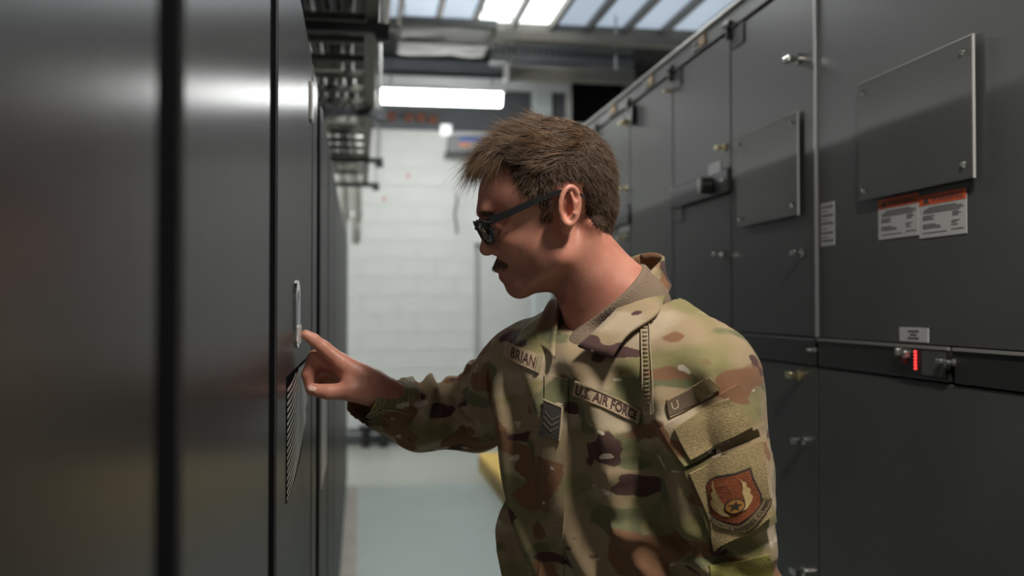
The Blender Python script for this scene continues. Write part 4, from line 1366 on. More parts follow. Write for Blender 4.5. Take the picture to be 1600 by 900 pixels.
fold1 = axis_ridges(P(*CFR), P(*MDR), 0.0062, 0.040, (0.42, 1.6), 0.6, 0.75, UP)
fold2 = axis_ridges(P(*ELR), P(*SHR), 0.0060, 0.042, (0.0, 0.8), 0.2, -0.5, -FW + 0.5 * UP)
fold3 = axis_ridges(P(*MIL), P(*ELL), 0.0060, 0.055, (0.15, 1.2), 0.0, 0.5, -FW - 0.4 * RT)
fold4 = axis_ridges(P(*SHL), P(*MIL), 0.0030, 0.060, (0.1, 1.0), 1.0, 0.8, -RT - 0.3 * FW)


def cloth(p, d):
    near = np.abs(d) < 0.05
    out = d.copy()
    if not near.any(): return out
    q = p[near]
    dis = fold1(q) + fold2(q) + fold3(q) + fold4(q)
    dis = dis + 0.0038 * vnoise(q * np.array((1, 1, 0.6), np.float32), 55, 3) + 0.0016 * vnoise(q, 120, 5)
    # chest folds hanging from the shoulder towards the waist
    t = (q - TC.astype(np.float32))
    x = t @ Lv.astype(np.float32); y = t @ Fv.astype(np.float32); z = t[:, 2]
    fr = np.clip(y / 0.10, 0, 1) * (np.abs(x) < 0.2)
    dis = dis + fr * 0.0130 * np.sin((x * 0.9 + z * 0.33 + 0.012 * np.sin(z * 22)) * 2 * math.pi / 0.085 + 0.9) * np.clip((0.02 - z) / 0.08, 0, 1)
    out[near] = d[near] - dis
    return out


SL1 = 0.069
jacket_ops = [
    ('u', torso(), 0),
    ('u', rc((1000, 494, 1.475), SHL, 0.065, 0.074), 0.040),
    ('u', rc((925, 508, 1.535), SHR, 0.058, 0.072), 0.045),
    ('u', rc(SHL, MIL, 0.076, SL1), 0.035),
    ('u', rc(MIL, ELL, SL1, 0.064), 0.02),
    ('u', rc(ELL, (1108, 1130, 1.33), 0.064, 0.048), 0.02),
    ('u', rc(SHR, ELR, 0.074, 0.060), 0.035),
    ('u', rc(ELR, MDR, 0.060, 0.054), 0.02),
    ('u', rc(MDR, CFR, 0.053, 0.042), 0.02),
    ('d', cloth, 0),
    # neck opening and open front
    ('s', rcone(NKA - NKD * 0.05, NKB + NKD * 0.05, 0.070, 0.080), 0.012),
    ('s', rc((905, 500, 1.40), (884, 548, 1.372), 0.036, 0.012), 0.010),
]
# cuff: cut across and hollow out
cd = P(*CFR) - P(*MDR); cd /= np.linalg.norm(cd)
cutn = cd
cutp = P(*CFR) + cd * 0.004
jacket_ops += [('s', (lambda p, h_=halfspace(cutp, cutn), s_=sphere(cutp, 0.085): np.maximum(-h_(p), s_(p))), 0.003),
               ('s', rcone(P(*CFR) + cd * 0.06 , P(*CFR) - cd * 0.07, 0.0385, 0.042), 0.002)]
jv, jf = sdf_mesh(jacket_ops, np.array((-0.06, 1.12, 0.80)), np.array((0.66, 1.98, 1.62)), 0.0036)
jv = smooth_verts(jv, jf, 1, 0.4)
jacket = fast_mesh('jacket', jv, jf, M['camo'], person)
jtree = BVHTree.FromPolygons([Vector(v) for v in jv], jf.tolist())


def hit(px, py, fallback=None):
    d = FW + RT * ((px - 800) / FPX) + UP * ((450 - py) / FPX)
    loc, nrm, idx, dist = jtree.ray_cast(Vector(CAM), Vector(d))
    if loc is None:
        near = jtree.find_nearest(Vector(P(px, py, fallback or 1.36)))
        loc = near[0]; nrm = near[1]
    return np.array(loc), np.array(nrm)


def bil(quad, u, v):
    tl, tr, br, bl = [np.array(q, float) for q in quad]
    return (tl * (1 - u) + tr * u) * (1 - v) + (bl * (1 - u) + br * u) * v


def smooth_grid(Pg, it=2):
    Pg = Pg.copy()
    for _ in range(it):
        Q = np.pad(Pg, ((1, 1), (1, 1), (0, 0)), mode='reflect', reflect_type='odd') if Pg.shape[0] > 1 and Pg.shape[1] > 1 else Pg
        Pg = 0.5 * Pg + 0.125 * (Q[:-2, 1:-1] + Q[2:, 1:-1] + Q[1:-1, :-2] + Q[1:-1, 2:])
    return Pg


def decal(name, quad, off, th, m, parent, nu=12, nv=8, smooth=3, flare=0.0, fallback=None):
    """a piece of cloth of thickness th laid on the jacket within a four-cornered outline"""
    Pg = np.zeros((nv + 1, nu + 1, 3)); Ng = np.zeros_like(Pg)
    for j in range(nv + 1):
        for i in range(nu + 1):
            q = bil(quad, i / nu, j / nv)
            Pg[j, i], Ng[j, i] = hit(q[0], q[1], fallback)
    Pg = smooth_grid(Pg, smooth)
    du = np.gradient(Pg, axis=1); dv = np.gradient(Pg, axis=0)
    n = np.cross(dv, du); n /= np.linalg.norm(n, axis=2)[..., None] + 1e-9
    if (n * Ng).sum() < 0: n = -n
    top = Pg + n * (off + th)
    if flare:
        w_ = (np.linspace(0, 1, nv + 1) ** 2)[:, None, None]
        top = top + n * flare * w_
    bot = top - n * (th + 0.0015)
    W = nu + 1; cnt = W * (nv + 1)
    V = np.concatenate([top.reshape(-1, 3), bot.reshape(-1, 3)])
    Fc = []
    for j in range(nv):
        for i in range(nu):
            a = j * W + i
            Fc.append((a, a + W, a + W + 1, a + 1)); Fc.append((cnt + a, cnt + a + 1, cnt + a + W + 1, cnt + a + W))
    for i in range(nu):
        a = i; Fc.append((a, a + 1, cnt + a + 1, cnt + a)); a = nv * W + i; Fc.append((a + 1, a, cnt + a, cnt + a + 1))
    for j in range(nv):
        a = j * W; Fc.append((a + W, a, cnt + a, cnt + a + W)); a = j * W + nu; Fc.append((a, a + W, cnt + a + W, cnt + a))
    o = py_mesh(name, V, Fc, m, parent, True)
    o.data.set_sharp_from_angle(angle=0.8)
    grid = (top, n)
    return o, grid


def on_grid(grid, u, v, off=0.0):
    top, n = grid
    nv, nu = top.shape[0] - 1, top.shape[1] - 1
    x = min(max(u, 0), 1) * nu; y = min(max(v, 0), 1) * nv
    i = min(int(x), nu - 1); j = min(int(y), nv - 1); fx = x - i; fy = y - j
    def lerp(A): return (A[j, i] * (1 - fx) + A[j, i + 1] * fx) * (1 - fy) + (A[j + 1, i] * (1 - fx) + A[j + 1, i + 1] * fx) * fy
    return lerp(top) + lerp(n) * off


def grid_poly(name, polys, grid, off, m, parent, fine=2):
    """flat outlines (u, v with v downwards) laid on a cloth grid, slightly proud"""
    bm = bmesh.new()
    for poly in polys:
        f = bm.faces.new([bm.verts.new((u, v, 0)) for u, v in poly])
    bmesh.ops.triangulate(bm, faces=bm.faces[:])
    if fine: bmesh.ops.subdivide_edges(bm, edges=bm.edges[:], cuts=fine, use_grid_fill=True)
    V = [on_grid(grid, v.co.x, v.co.y, off) for v in bm.verts]; bm.verts.index_update(); Fc = [[v.index for v in f.verts] for f in bm.faces]
    bm.free()
    return py_mesh(name, V, Fc, m, parent)


def grid_text(s, grid, u0, u1, v0, v1, off, m, parent, bold=0.02, name='lettering'):
    v, f, _ = text_mesh(s, bold)
    V = [on_grid(grid, u0 + (u1 - u0) * a, v1 + (v0 - v1) * b, off) for a, b in v]
    return py_mesh(name, V, f, m, parent)


def strip(name, A, Bp, n, th, m, parent, rows=4, bulge=0.0):
    """cloth band between two edge polylines"""
    def resample(Q):
        Q = np.array(Q, float); L_ = np.concatenate([[0], np.cumsum(np.linalg.norm(np.diff(Q, axis=0), axis=1))])
        t = np.linspace(0, L_[-1], n)
        # Catmull-like smoothing
        R_ = np.stack([np.interp(t, L_, Q[:, a]) for a in range(3)], 1)
        for _ in range(3):
            R_[1:-1] = 0.5 * R_[1:-1] + 0.25 * (R_[:-2] + R_[2:])
        return R_
    a = resample(A); b = resample(Bp)
    V = []; Fc = []
    cen = (a.mean(0) + b.mean(0)) / 2
    for j in range(rows + 1):
        t = j / rows
        V.append(a * (1 - t) + b * t)
    G = np.stack(V)
    du = np.gradient(G, axis=1); dv = np.gradient(G, axis=0)
    nn = np.cross(du, dv); nn /= np.linalg.norm(nn, axis=2)[..., None] + 1e-9
    w_ = np.sin(np.linspace(0, math.pi, rows + 1))[:, None, None]
    G = G + nn * bulge * w_
    V = G.reshape(-1, 3)
    for j in range(rows):
        for i in range(n - 1):
            k_ = j * n + i
            Fc.append((k_, k_ + 1, k_ + n + 1, k_ + n))
    o = py_mesh(name, V, Fc, m, parent, True)
    md = o.modifiers.new('thickness', 'SOLIDIFY'); md.thickness = th; md.offset = 0
    return o


def onj(px, py, off=0.005, fb=None):
    h_, n_ = hit(px, py, fb)
    return h_ + n_ * off * 0.6 - FW * off * 0.6


# undershirt with crew neck
SHD = NKD
usc = NKA + SHD * 0.030
us_ops = [('u', rcone(NKA, NKB + NKD * 0.02, 0.0625, 0.069), 0), ('u', torso(-0.016, 1.462, 1.30), 0.02), ('u', rc((930, 505, 1.47), (915, 540, 1.45), 0.035, 0.035), 0.03)]
nk_cut_p = P(948, 464, 1.43); nk_cut_n = -NKD * 1.0 + UP * 0.05
us_ops += [('i', halfspace(P(953, 463, 1.45), -NKD * 0.95 + (-RT) * 0.02), 0.004)]
uv_, uf_ = sdf_mesh(us_ops, np.array((0.02, 1.1, 1.28)), np.array((0.5, 1.85, 1.62)), 0.0036)
fast_mesh('undershirt', uv_, uf_, M['undershirt'], person)

# collar
colA = [P(1000, 397, 1.560), P(1018, 393, 1.545), P(1041, 401, 1.505), P(1020, 420, 1.455), P(992, 450, 1.425), P(958, 490, 1.402), P(926, 521, 1.384), P(903, 541, 1.376)]
colB = [P(1010, 440, 1.570), P(1032, 442, 1.555), P(1050, 443, 1.500), onj(1022, 470, .010), onj(1006, 492, .010), onj(984, 524, .012), onj(968, 545, .014), onj(963, 560, .016)]
strip('collar', colA, colB, 30, 0.004, M['camo'], person, 5, -0.003)
colA2 = [P(1000, 397, 1.560), P(975, 405, 1.575), P(930, 425, 1.575), P(898, 447, 1.555), P(875, 458, 1.520), P(872, 490, 1.470), P(866, 540, 1.425), P(866, 560, 1.405)]
colB2 = [P(1010, 440, 1.570), P(975, 450, 1.595), P(925, 465, 1.60), P(885, 470, 1.585), P(862, 464, 1.550), P(848, 490, 1.515), P(838, 516, 1.485), P(836, 530, 1.465)]
strip('collar', colA2, colB2, 30, 0.004, M['camo'], person, 5, 0.003)

# placket, shoulder seam, pocket pieces, tapes
decal('placket', [(852, 585), (889, 592), (880, 905), (842, 905)], 0.000, 0.0028, M['camo'], person, 4, 30)
decal('yoke_seam', [(1003, 488), (1011, 486), (1019, 648), (1008, 650)], 0.0, 0.0025, M['camo'], person, 2, 26, 1)
for q in range(24):
    t = (q + .5) / 24
    y = 492 + t * 152; x = 1007 + t * 6
    a, na = hit(x - 3, y); b, nb_ = hit(x + 4, y)
    k = MB(); k.tube([a + na * 0.0035, (a + b) / 2 + na * 0.0045, b + nb_ * 0.0035], 0.0009, 5); k.build('stitch', M['seam'], person)
for (p0, p1) in (((1001, 486), (1006, 650)), ((1013, 484), (1022, 650))):
    pts = [onj(p0[0] + (p1[0] - p0[0]) * t, p0[1] + (p1[1] - p0[1]) * t, 0.003) for t in np.linspace(0, 1, 20)]
    MB().tube(pts, 0.0011, 6).build('seam_line', M['seam'], person, smooth=True)

tp, gr = decal('service_tape', [(901, 596), (1004, 641), (998, 663), (897, 617)], 0.0015, 0.0022, M['tape'], person, 14, 4, 6)
grid_text('U.S. AIR FORCE', gr, 0.04, 0.96, 0.16, 0.85, 0.0006, M['thread_brown'], tp, 0.025)
for e in ([(901, 595), (1004, 640), (1004, 643), (901, 598)], [(997, 640), (1004, 642), (998, 663), (993, 661)]):
    decal('tape_edge', e, 0.0025, 0.0026, M['seam'], tp, 10, 1, 2)
tp, gr = decal('name_tape', [(792, 534), (849, 558), (843, 584), (789, 558)], 0.0015, 0.0022, M['tape'], person, 10, 4, 6)
grid_text('BRIAN', gr, 0.22, 0.86, 0.20, 0.82, 0.0006, M['thread_brown'], tp, 0.012)
decal('tape_edge', [(843, 556), (849, 558), (843, 584), (838, 582)], 0.0025, 0.0026, M['seam'], tp, 2, 4, 1)
rk, gr = decal('rank_patch', [(851, 627), (880, 637), (874, 688), (846, 680)], 0.004, 0.003, M['patch_dark'], person, 6, 8, 5)
for v0 in (0.40, 0.56, 0.72):
    grid_poly('chevron', [[(0.12, v0 - 0.12), (0.5, v0 + 0.06), (0.88, v0 - 0.12), (0.88, v0 - 0.06), (0.5, v0 + 0.12), (0.12, v0 - 0.06)]], gr, 0.0008, M['patch_line'], rk)
decal('rank_edge', [(849, 626), (881, 637), (880, 640), (850, 629)], 0.006, 0.002, M['seam'], rk, 6, 1, 1)
decal('rank_edge', [(878, 637), (881, 638), (875, 688), (872, 688)], 0.006, 0.002, M['seam'], rk, 1, 6, 1)
# sleeve pocket
tab, gr = decal('sleeve_tab', [(1041, 624), (1108, 590), (1124, 612), (1046, 654)], 0.001, 0.0028, M['camo'], person, 10, 5, 4)
decal('loop_strip', [(1084, 602), (1110, 588), (1124, 607), (1094, 622)], 0.003, 0.0030, M['velcro'], tab, 5, 4, 3)
tb2, gr2 = decal('text_tab', [(1040, 628), (1083, 605), (1094, 625), (1044, 652)], 0.003, 0.0026, mat('tab_brown', (0.10, 0.07, 0.04), 0.9), tab, 6, 4, 3)
grid_text('U', gr2, 0.12, 0.34, 0.2, 0.8, 0.0006, M['tape'], tb2, 0.01)
flap, _ = decal('pocket_flap', [(1032, 668), (1150, 600), (1184, 662), (1066, 730)], 0.001, 0.005, M['camo'], person, 14, 8, 5, 0.006, 1.36)
decal('loop_panel', [(1049, 669), (1137, 620), (1168, 662), (1072, 718)], 0.0075, 0.004, M['velcro'], flap, 12, 8, 5, 0.005)
pk, _ = decal('sleeve_pocket', [(1066, 735), (1190, 680), (1202, 812), (1118, 862)], 0.001, 0.006, M['camo'], person, 14, 14, 6, 0.006, 1.36)
lp_, gr = decal('loop_panel', [(1072, 738), (1182, 690), (1194, 806), (1122, 852)], 0.0085, 0.004, M['velcro'], pk, 16, 16, 8, 0.006)
decal('cuff_reinforcement', [(1106, 884), (1200, 866), (1206, 905), (1110, 915)], 0.001, 0.003, mat('yellow_green_cloth', (0.22, 0.20, 0.05), 0.9, var=0.25, vscale=50, bump=0.4, bscale=400), person, 10, 5, 4)


def px_poly(name, pts, grid_quad, grid, off, m, parent, th=0.0):
    """outline in photo pixels, mapped onto a cloth grid by inverting its corner quad"""
    uv = []
    for (x, y) in pts:
        u, v = 0.5, 0.5
        for _ in range(12):
            p0 = bil(grid_quad, u, v); e = np.array((x, y)) - p0
            J = np.stack([(bil(grid_quad, u + .01, v) - p0) / .01, (bil(grid_quad, u, v + .01) - p0) / .01], 1)
            s_ = np.linalg.solve(J, e); u += s_[0]; v += s_[1]
        uv.append((u, v))
    return grid_poly(name, [uv], grid, off, m, parent), uv


LQ = [(1072, 738), (1182, 690), (1194, 806), (1122, 852)]
emb, _ = px_poly('emblem', [(1100, 752), (1112, 750), (1124, 743), (1144, 738), (1164, 730), (1168, 745), (1178, 768), (1179, 788), (1168, 802), (1150, 814), (1130, 810), (1115, 803), (1113, 784), (1106, 768)], LQ, gr, 0.0012, M['shield_edge'], lp_)
px_poly('shield_field', [(1103, 754), (1113, 752), (1125, 746), (1145, 741), (1162, 734), (1165, 746), (1175, 769), (1175.5, 786), (1165, 800), (1150, 810), (1132, 807), (1118, 801), (1116, 783), (1109, 767)], LQ, gr, 0.0020, M['shield'], emb)
wingL = [(1122, 748), (1123, 757), (1126, 765), (1129, 773), (1134, 783), (1134, 792), (1141, 799), (1134, 799), (1127, 793), (1121, 786), (1118, 778), (1121, 774), (1119, 767), (1122, 763), (1120, 757)]
wingR = [(1147, 744), (1152, 752), (1153, 760), (1152, 766), (1155, 774), (1156, 783), (1151, 795), (1158, 791), (1163, 781), (1166, 771), (1162, 766), (1163, 760), (1158, 757), (1157, 751), (1151, 749)]
for wg in (wingL, wingR):
    px_poly('wing', wg, LQ, gr, 0.0027, M['gold'], emb)
disc = [(1145 + 11.5 * math.cos(a), 785 + 11.5 * math.sin(a)) for a in np.linspace(0, 2 * math.pi, 20)[:-1]]
px_poly('disc_border', disc, LQ, gr, 0.0030, M['shield_edge'], emb)
disc = [(1145 + 9.8 * math.cos(a), 785 + 9.8 * math.sin(a)) for a in np.linspace(0, 2 * math.pi, 20)[:-1]]
px_poly('disc', disc, LQ, gr, 0.0033, mat('disc_ochre', (0.34, 0.16, 0.03), 0.85), emb)
star = [(1145 + (8 if q % 2 == 0 else 3.4) * math.sin(q * math.pi / 5), 785 - (8 if q % 2 == 0 else 3.4) * math.cos(q * math.pi / 5)) for q in range(10)]
px_poly('star', star, LQ, gr, 0.0036, M['shield_edge'], emb)
cl = [(1109, 800), (1120, 811), (1135, 817.5), (1153, 818.5), (1166, 809), (1177, 797), (1184, 780), (1184, 774)]
cl = np.array([np.interp(np.linspace(0, 7, 29), range(8), [c[a] for c in cl]) for a in (0, 1)]).T
for _ in range(4): cl[1:-1] = 0.5 * cl[1:-1] + 0.25 * (cl[:-2] + cl[2:])
tn = np.gradient(cl, axis=0); tn /= np.linalg.norm(tn, axis=1)[:, None]; nm = np.stack([-tn[:, 1], tn[:, 0]], 1)
sc1, _ = px_poly('scroll_border', list(map(tuple, cl - nm * 7.2)) + list(map(tuple, (cl + nm * 7.2)[::-1])), LQ, gr, 0.0024, M['shield_edge'], emb)
px_poly('scroll', list(map(tuple, cl - nm * 5.4)) + list(map(tuple, (cl + nm * 5.4)[::-1])), LQ, gr, 0.0029, mat('scroll_olive', (0.16, 0.12, 0.055), 0.9), emb)
# curved scroll lettering
tv, tf, _a = text_mesh('AIR FORCE MATERIEL COMMAND', 0.01)
uvq = []
for a, b in tv:
    s_ = 0.04 * 28 + a * 0.92 * 28
    i = min(int(s_), 27); fr_ = s_ - i
    c_ = cl[i] * (1 - fr_) + cl[i + 1] * fr_; n_ = nm[i] * (1 - fr_) + nm[i + 1] * fr_
    p_ = c_ + n_ * (0.5 - b) * 6.4
    u, v = 0.5, 0.5
    for _ in range(5):
        p0 = bil(LQ, u, v); e = p_ - p0
        J = np.stack([(bil(LQ, u + .01, v) - p0) / .01, (bil(LQ, u, v + .01) - p0) / .01], 1)
        s2 = np.linalg.solve(J, e); u += s2[0]; v += s2[1]
    uvq.append(on_grid(gr, u, v, 0.0033))
py_mesh('lettering', uvq, tf, M['shield_edge'], emb)
# cuff seam on the right sleeve
for pts in (([(594, 594), (603, 606), (604, 620), (597, 636)]), ([(630, 604), (638, 616), (640, 632), (636, 648)]), ([(597, 640), (618, 642), (638, 647)])):
    pp = [onj(x, y, 0.002, 1.66) for x, y in pts]
    MB().tube(pp, 0.0012, 6).build('seam_line', M['seam'], person, smooth=True)

# trousers and boots (below the frame)
HIP = TC * np.array((1, 1, 0)) - Fv * 0.015
tr_ops = [('u', torso(-0.006, 1.0, 0.82), 0)]
for s_ in (1, -1):
    hpv = HIP + Lv * 0.095 * s_ + np.array((0, 0, 0.86)); kn = HIP + Lv * 0.115 * s_ + Fv * 0.03 + np.array((0, 0, 0.48)); an = HIP + Lv * 0.12 * s_ - Fv * 0.01 + np.array((0, 0, 0.14))
    tr_ops += [('u', rcone(hpv, kn, 0.100, 0.078), 0.03), ('u', rcone(kn, an, 0.078, 0.070), 0.02)]
tr_ops += [('d', lambda p, d: d - 0.005 * vnoise(p, 45, 9), 0)]
tv_, tf_ = sdf_mesh(tr_ops, np.array((-0.05, 1.1, 0.05)), np.array((0.62, 1.95, 1.05)), 0.008)
fast_mesh('trousers', tv_, tf_, M['trouser'], person)
for s_ in (1, -1):
    an = HIP + Lv * 0.12 * s_ - Fv * 0.01
    bo = [('u', rcone(an + np.array((0, 0, .22)), an + np.array((0, 0, .09)), 0.055, 0.052), 0), ('u', rcone(an + np.array((0, 0, .05)) - Fv * 0.02, an + Fv * 0.16 + np.array((0, 0, .042)), 0.048, 0.042), 0.04),
          ('i', halfspace(np.array((0, 0, 0.001)), np.array((0, 0, -1))), 0.004)]
    v_, f_ = sdf_mesh(bo, an - np.array((0.28, 0.28, 0.02)), an + np.array((0.28, 0.28, 0.32)), 0.007)
    fast_mesh('boot', v_, f_, M['boot'], person)

# ---------------------------------------------------------------- hair
bn = np.zeros(len(bv) * 3, np.float32)
body.data.vertices.foreach_get('normal', bn); bn = bn.reshape(-1, 3)
HAIRLINE = [(738, 280), (750, 268), (768, 254), (786, 251), (794, 284), (806, 305), (829, 317), (832, 350), (852, 348), (855, 322), (856, 304), (866, 288), (884, 285), (898, 302), (904, 332), (916, 352), (940, 364), (985, 374), (1010, 300), (980, 180), (860, 150), (740, 180), (700, 287)]


def in_poly(x, y, poly):
    ins = np.zeros(len(x), bool)
    n = len(poly)
    for i in range(n):
        x0, y0 = poly[i]; x1, y1 = poly[(i + 1) % n]
        c = ((y0 > y) != (y1 > y)) & (x < (x1 - x0) * (y - y0) / (y1 - y0 + 1e-9) + x0)
        ins ^= c
    return ins


def poly_dist(x, y, poly):
    d = np.full(len(x), 1e9)
    n = len(poly)
    for i in range(n):
        a = np.array(poly[i], float); b = np.array(poly[(i + 1) % n], float)
        ab = b - a
        t = np.clip(((x - a[0]) * ab[0] + (y - a[1]) * ab[1]) / (ab @ ab), 0, 1)
        d = np.minimum(d, np.hypot(x - a[0] - ab[0] * t, y - a[1] - ab[1] * t))
    return d


ear_zone = (np.abs(hv[:, 2]) > 70) & (np.abs(hv[:, 0] - 874) < 26) & (hv[:, 1] > 288)
inside = in_poly(hv[:, 0], hv[:, 1], HAIRLINE) & ~ear_zone & (hv[:, 1] < 380)
dist = poly_dist(hv[:, 0], hv[:, 1], HAIRLINE)
topness = np.clip((262 - hv[:, 1]) / 55, 0, 1)
thick = (2.2 + 5.5 * topness) * np.clip(dist / 9, 0, 1)
nz = np.array([mnoise.noise(Vector((a * 0.06, b * 0.06, c * 0.06))) for a, b, c in hv[inside]])
capthick = np.zeros(len(hv)); capthick[inside] = thick[inside] * (1 + 0.35 * nz)
capin = inside & ~((hv[:, 1] > 322) & (hv[:, 0] < 862))
sel = capin[bf].all(1)
cf = bf[sel]
used, inv = np.unique(cf, return_inverse=True)
cvv = bv[used] + bn[used] * ((capthick[used] + 0.35) * K)[:, None]
cap = fast_mesh('hair_cap', cvv, inv.reshape(cf.shape), mat('scalp_hair', (0.040, 0.024, 0.016), 0.85, var=0.4, vscale=120, bump=0.8, bscale=400, spec=0.15), person)
cap['kind'] = 'stuff'
at_ = cap.data.attributes.new('shade', 'FLOAT', 'POINT')
at_.data.foreach_set('value', (0.06 + 0.10 * np.array([mnoise.noise(Vector((a * 0.2, b * 0.2, c * 0.2))) for a, b, c in hv[used]])).clip(0, 1).astype(np.float32))


def strands(name, roots, normals, dirs, lens, rad, curl, seed, parent, lift=0.5, shade=(0.1, 0.5), seg=5, droop=None):
    """many fine tapered hairs in one mesh; all arrays in world units"""
    r = np.random.default_rng(seed)
    n = len(roots)
    t = np.linspace(0, 1, seg + 1)
    dirs = dirs / (np.linalg.norm(dirs, axis=1)[:, None] + 1e-9)
    cdir = r.normal(size=(n, 3)); 
    pts = np.zeros((n, seg + 1, 3))
    for k_, tt in enumerate(t):
        base = roots + normals * (lens * lift * (tt - 0.45 * tt * tt))[:, None] + dirs * (lens * tt)[:, None]
        base = base + cdir * (curl * lens * tt ** 2)[:, None]
        if droop is not None: base = base + droop * (lens * tt ** 2)[:, None]
        pts[:, k_] = base
    tang = np.gradient(pts, axis=1); tang /= np.linalg.norm(tang, axis=2)[..., None] + 1e-9
    ref = r.normal(size=(n, 1, 3)); a = np.cross(tang, ref); a /= np.linalg.norm(a, axis=2)[..., None] + 1e-9
    b = np.cross(tang, a)
    w_ = (rad * (1 - 0.85 * t ** 1.5))[None, :, None]
    ring = [pts + (a * math.cos(q) + b * math.sin(q)) * w_ for q in (0, 2.094, 4.189)]
    V = np.stack(ring, 2)                       # n, seg+1, 3, 3
    idx = np.arange(n * (seg + 1) * 3).reshape(n, seg + 1, 3)
    Fq = []
    for q in range(3):
        q2 = (q + 1) % 3
        Fq.append(np.stack([idx[:, :-1, q], idx[:, :-1, q2], idx[:, 1:, q2], idx[:, 1:, q]], -1).reshape(-1, 4))
    o = fast_mesh(name, V.reshape(-1, 3), np.concatenate(Fq), M['hair'], parent)
    o['kind'] = 'stuff'
    sh = (shade[0] + (shade[1] - shade[0]) * r.random(n) ** 1.6)[:, None, None] + 0.10 * t[None, :, None] + np.zeros((1, 1, 3))
    at = o.data.attributes.new('shade', 'FLOAT', 'POINT')
    at.data.foreach_set('value', np.clip(sh, 0, 1).astype(np.float32).ravel())
    return o


def hdirs(h):
    """direction vectors given in head pixels (x right, y down, c towards the camera) -> world"""
    h = np.asarray(h, float).reshape(-1, 3)
    return (h2w(h + np.array((870, 330, 0))) - h2w((870, 330, 0)))


rr_ = np.random.default_rng(21)
idx_in = np.where(inside & (dist > 1.0))[0]
# sides and back: short
p_side = idx_in[((hv[idx_in, 1] > 225) | (hv[idx_in, 0] > 868)) & ~((hv[idx_in, 1] > 326) & (hv[idx_in, 0] < 862))]
ch = rr_.choice(p_side, 18000)
jit = rr_.normal(size=(len(ch), 3)) * 1.1
hx = hv[ch] + jit
roots = h2w(hx) ; nrm = bn[ch]
fade = np.clip((372 - hx[:, 1]) / 120, 0.28, 1.0) * np.clip(dist[ch] / 10, 0.35, 1)
dd = np.stack([0.35 + 0.0 * hx[:, 0] + rr_.normal(size=len(ch)) * 0.25 - 0.9 * (hx[:, 0] < 830), 0.85 + rr_.normal(size=len(ch)) * 0.25, rr_.normal(size=len(ch)) * 0.15], 1)
strands('hair_short', roots + nrm * (capthick[ch] * 0.9 * K)[:, None], nrm, hdirs(dd), (13 * fade + 3) * K * (0.7 + 0.6 * rr_.random(len(ch))), 0.00030, np.full(len(ch), 0.12), 3, person, 0.42, (0.05, 0.42), 4)
# top: longer, combed forward
p_top = idx_in[(hv[idx_in, 1] <= 262)]
ch = rr_.choice(p_top, 11000)
hx = hv[ch] + rr_.normal(size=(len(ch), 3)) * 1.2
nrm = bn[ch]
clump = np.array([[mnoise.noise(Vector((a * .045, b * .045, c * .045 + q * 9))) for q in range(3)] for a, b, c in hx])
dd = np.stack([-0.9 + 0.5 * clump[:, 0] + rr_.normal(size=len(ch)) * 0.12, 0.05 + 0.6 * clump[:, 1] + 0.15 * (hx[:, 0] > 900), 0.35 * np.sign(hx[:, 2]) * 0.3 + 0.7 * clump[:, 2]], 1)
back = np.clip((hx[:, 0] - 860) / 90, 0, 1)
ln = (34 - 16 * back + 8 * clump[:, 0]) * (0.7 + 0.5 * rr_.random(len(ch)))
ln = ln * np.clip(dist[ch] / 12, 0.4, 1) * np.where((np.abs(hx[:, 2]) > 48) & (hx[:, 0] < 815), 0.55, 1.0)
strands('hair_top', h2w(hx) + nrm * (capthick[ch] * 0.85 * K)[:, None], nrm, hdirs(dd), np.maximum(ln, 7) * K, 0.00036, 0.10 + 0.12 * np.abs(clump[:, 1]), 5, person, 0.30, (0.06, 0.75), 6)
# tousled fringe thrown forward over the forehead
ff = idx_in[(hv[idx_in, 0] < 805) & (hv[idx_in, 1] < 272) & (np.abs(hv[idx_in, 2]) < 46)]
ch = rr_.choice(ff, 1900)
hx = hv[ch] + rr_.normal(size=(len(ch), 3)) * 1.2
nrm = bn[ch]
clump = np.array([[mnoise.noise(Vector((a * .07, b * .07, c * .07 + q * 9))) for q in range(3)] for a, b, c in hx])
dd = np.stack([-1.0 + 0.4 * clump[:, 0], 0.30 + 0.85 * clump[:, 1], 0.9 * clump[:, 2]], 1)
ln = (46 + 24 * clump[:, 0]) * (0.65 + 0.45 * rr_.random(len(ch)))
dr_ = hdirs(np.tile((0.05, 0.55, 0.0), (len(ch), 1))); dr_ /= np.linalg.norm(dr_, axis=1)[:, None]
strands('fringe', h2w(hx) + nrm * (3 * K), nrm, hdirs(dd), ln * K, 0.00040, 0.12 + 0.15 * np.abs(clump[:, 2]), 8, person, 0.50, (0.12, 1.0), 7, dr_ * 0.75)
# eyebrows, moustache
def patch_hair(name, cen, rad, cnt, dvec, ln, seed, lift, shade, nearonly=False):
    d = ((hv - np.array(cen, np.float32)) / np.array(rad, np.float32)) ** 2
    c_ = np.where(d.sum(1) < 1)[0]
    if len(c_) == 0: return
    r = np.random.default_rng(seed)
    ch = r.choice(c_, cnt)
    hx = hv[ch] + r.normal(size=(cnt, 3)) * 0.8
    dd = np.tile(np.array(dvec, float), (cnt, 1)) + r.normal(size=(cnt, 3)) * 0.22
    strands(name, h2w(hx), bn[ch], hdirs(dd), ln * K * (0.6 + 0.6 * r.random(cnt)), 0.00030, np.full(cnt, 0.1), seed, person, lift, shade, 4)
for sg in (1, -1):
    patch_hair('eyebrow', (757, 333, 28 * sg), (13, 5, 20), 220, (0.55, -0.15, 0.8 * sg), 9, 31 + sg, 0.25, (0.02, 0.25))
    patch_hair('sideburn', (843, 336, 66 * sg), (11, 14, 22), 230, (-0.1, 1, 0), 6, 41 + sg, 0.2, (0.05, 0.4))
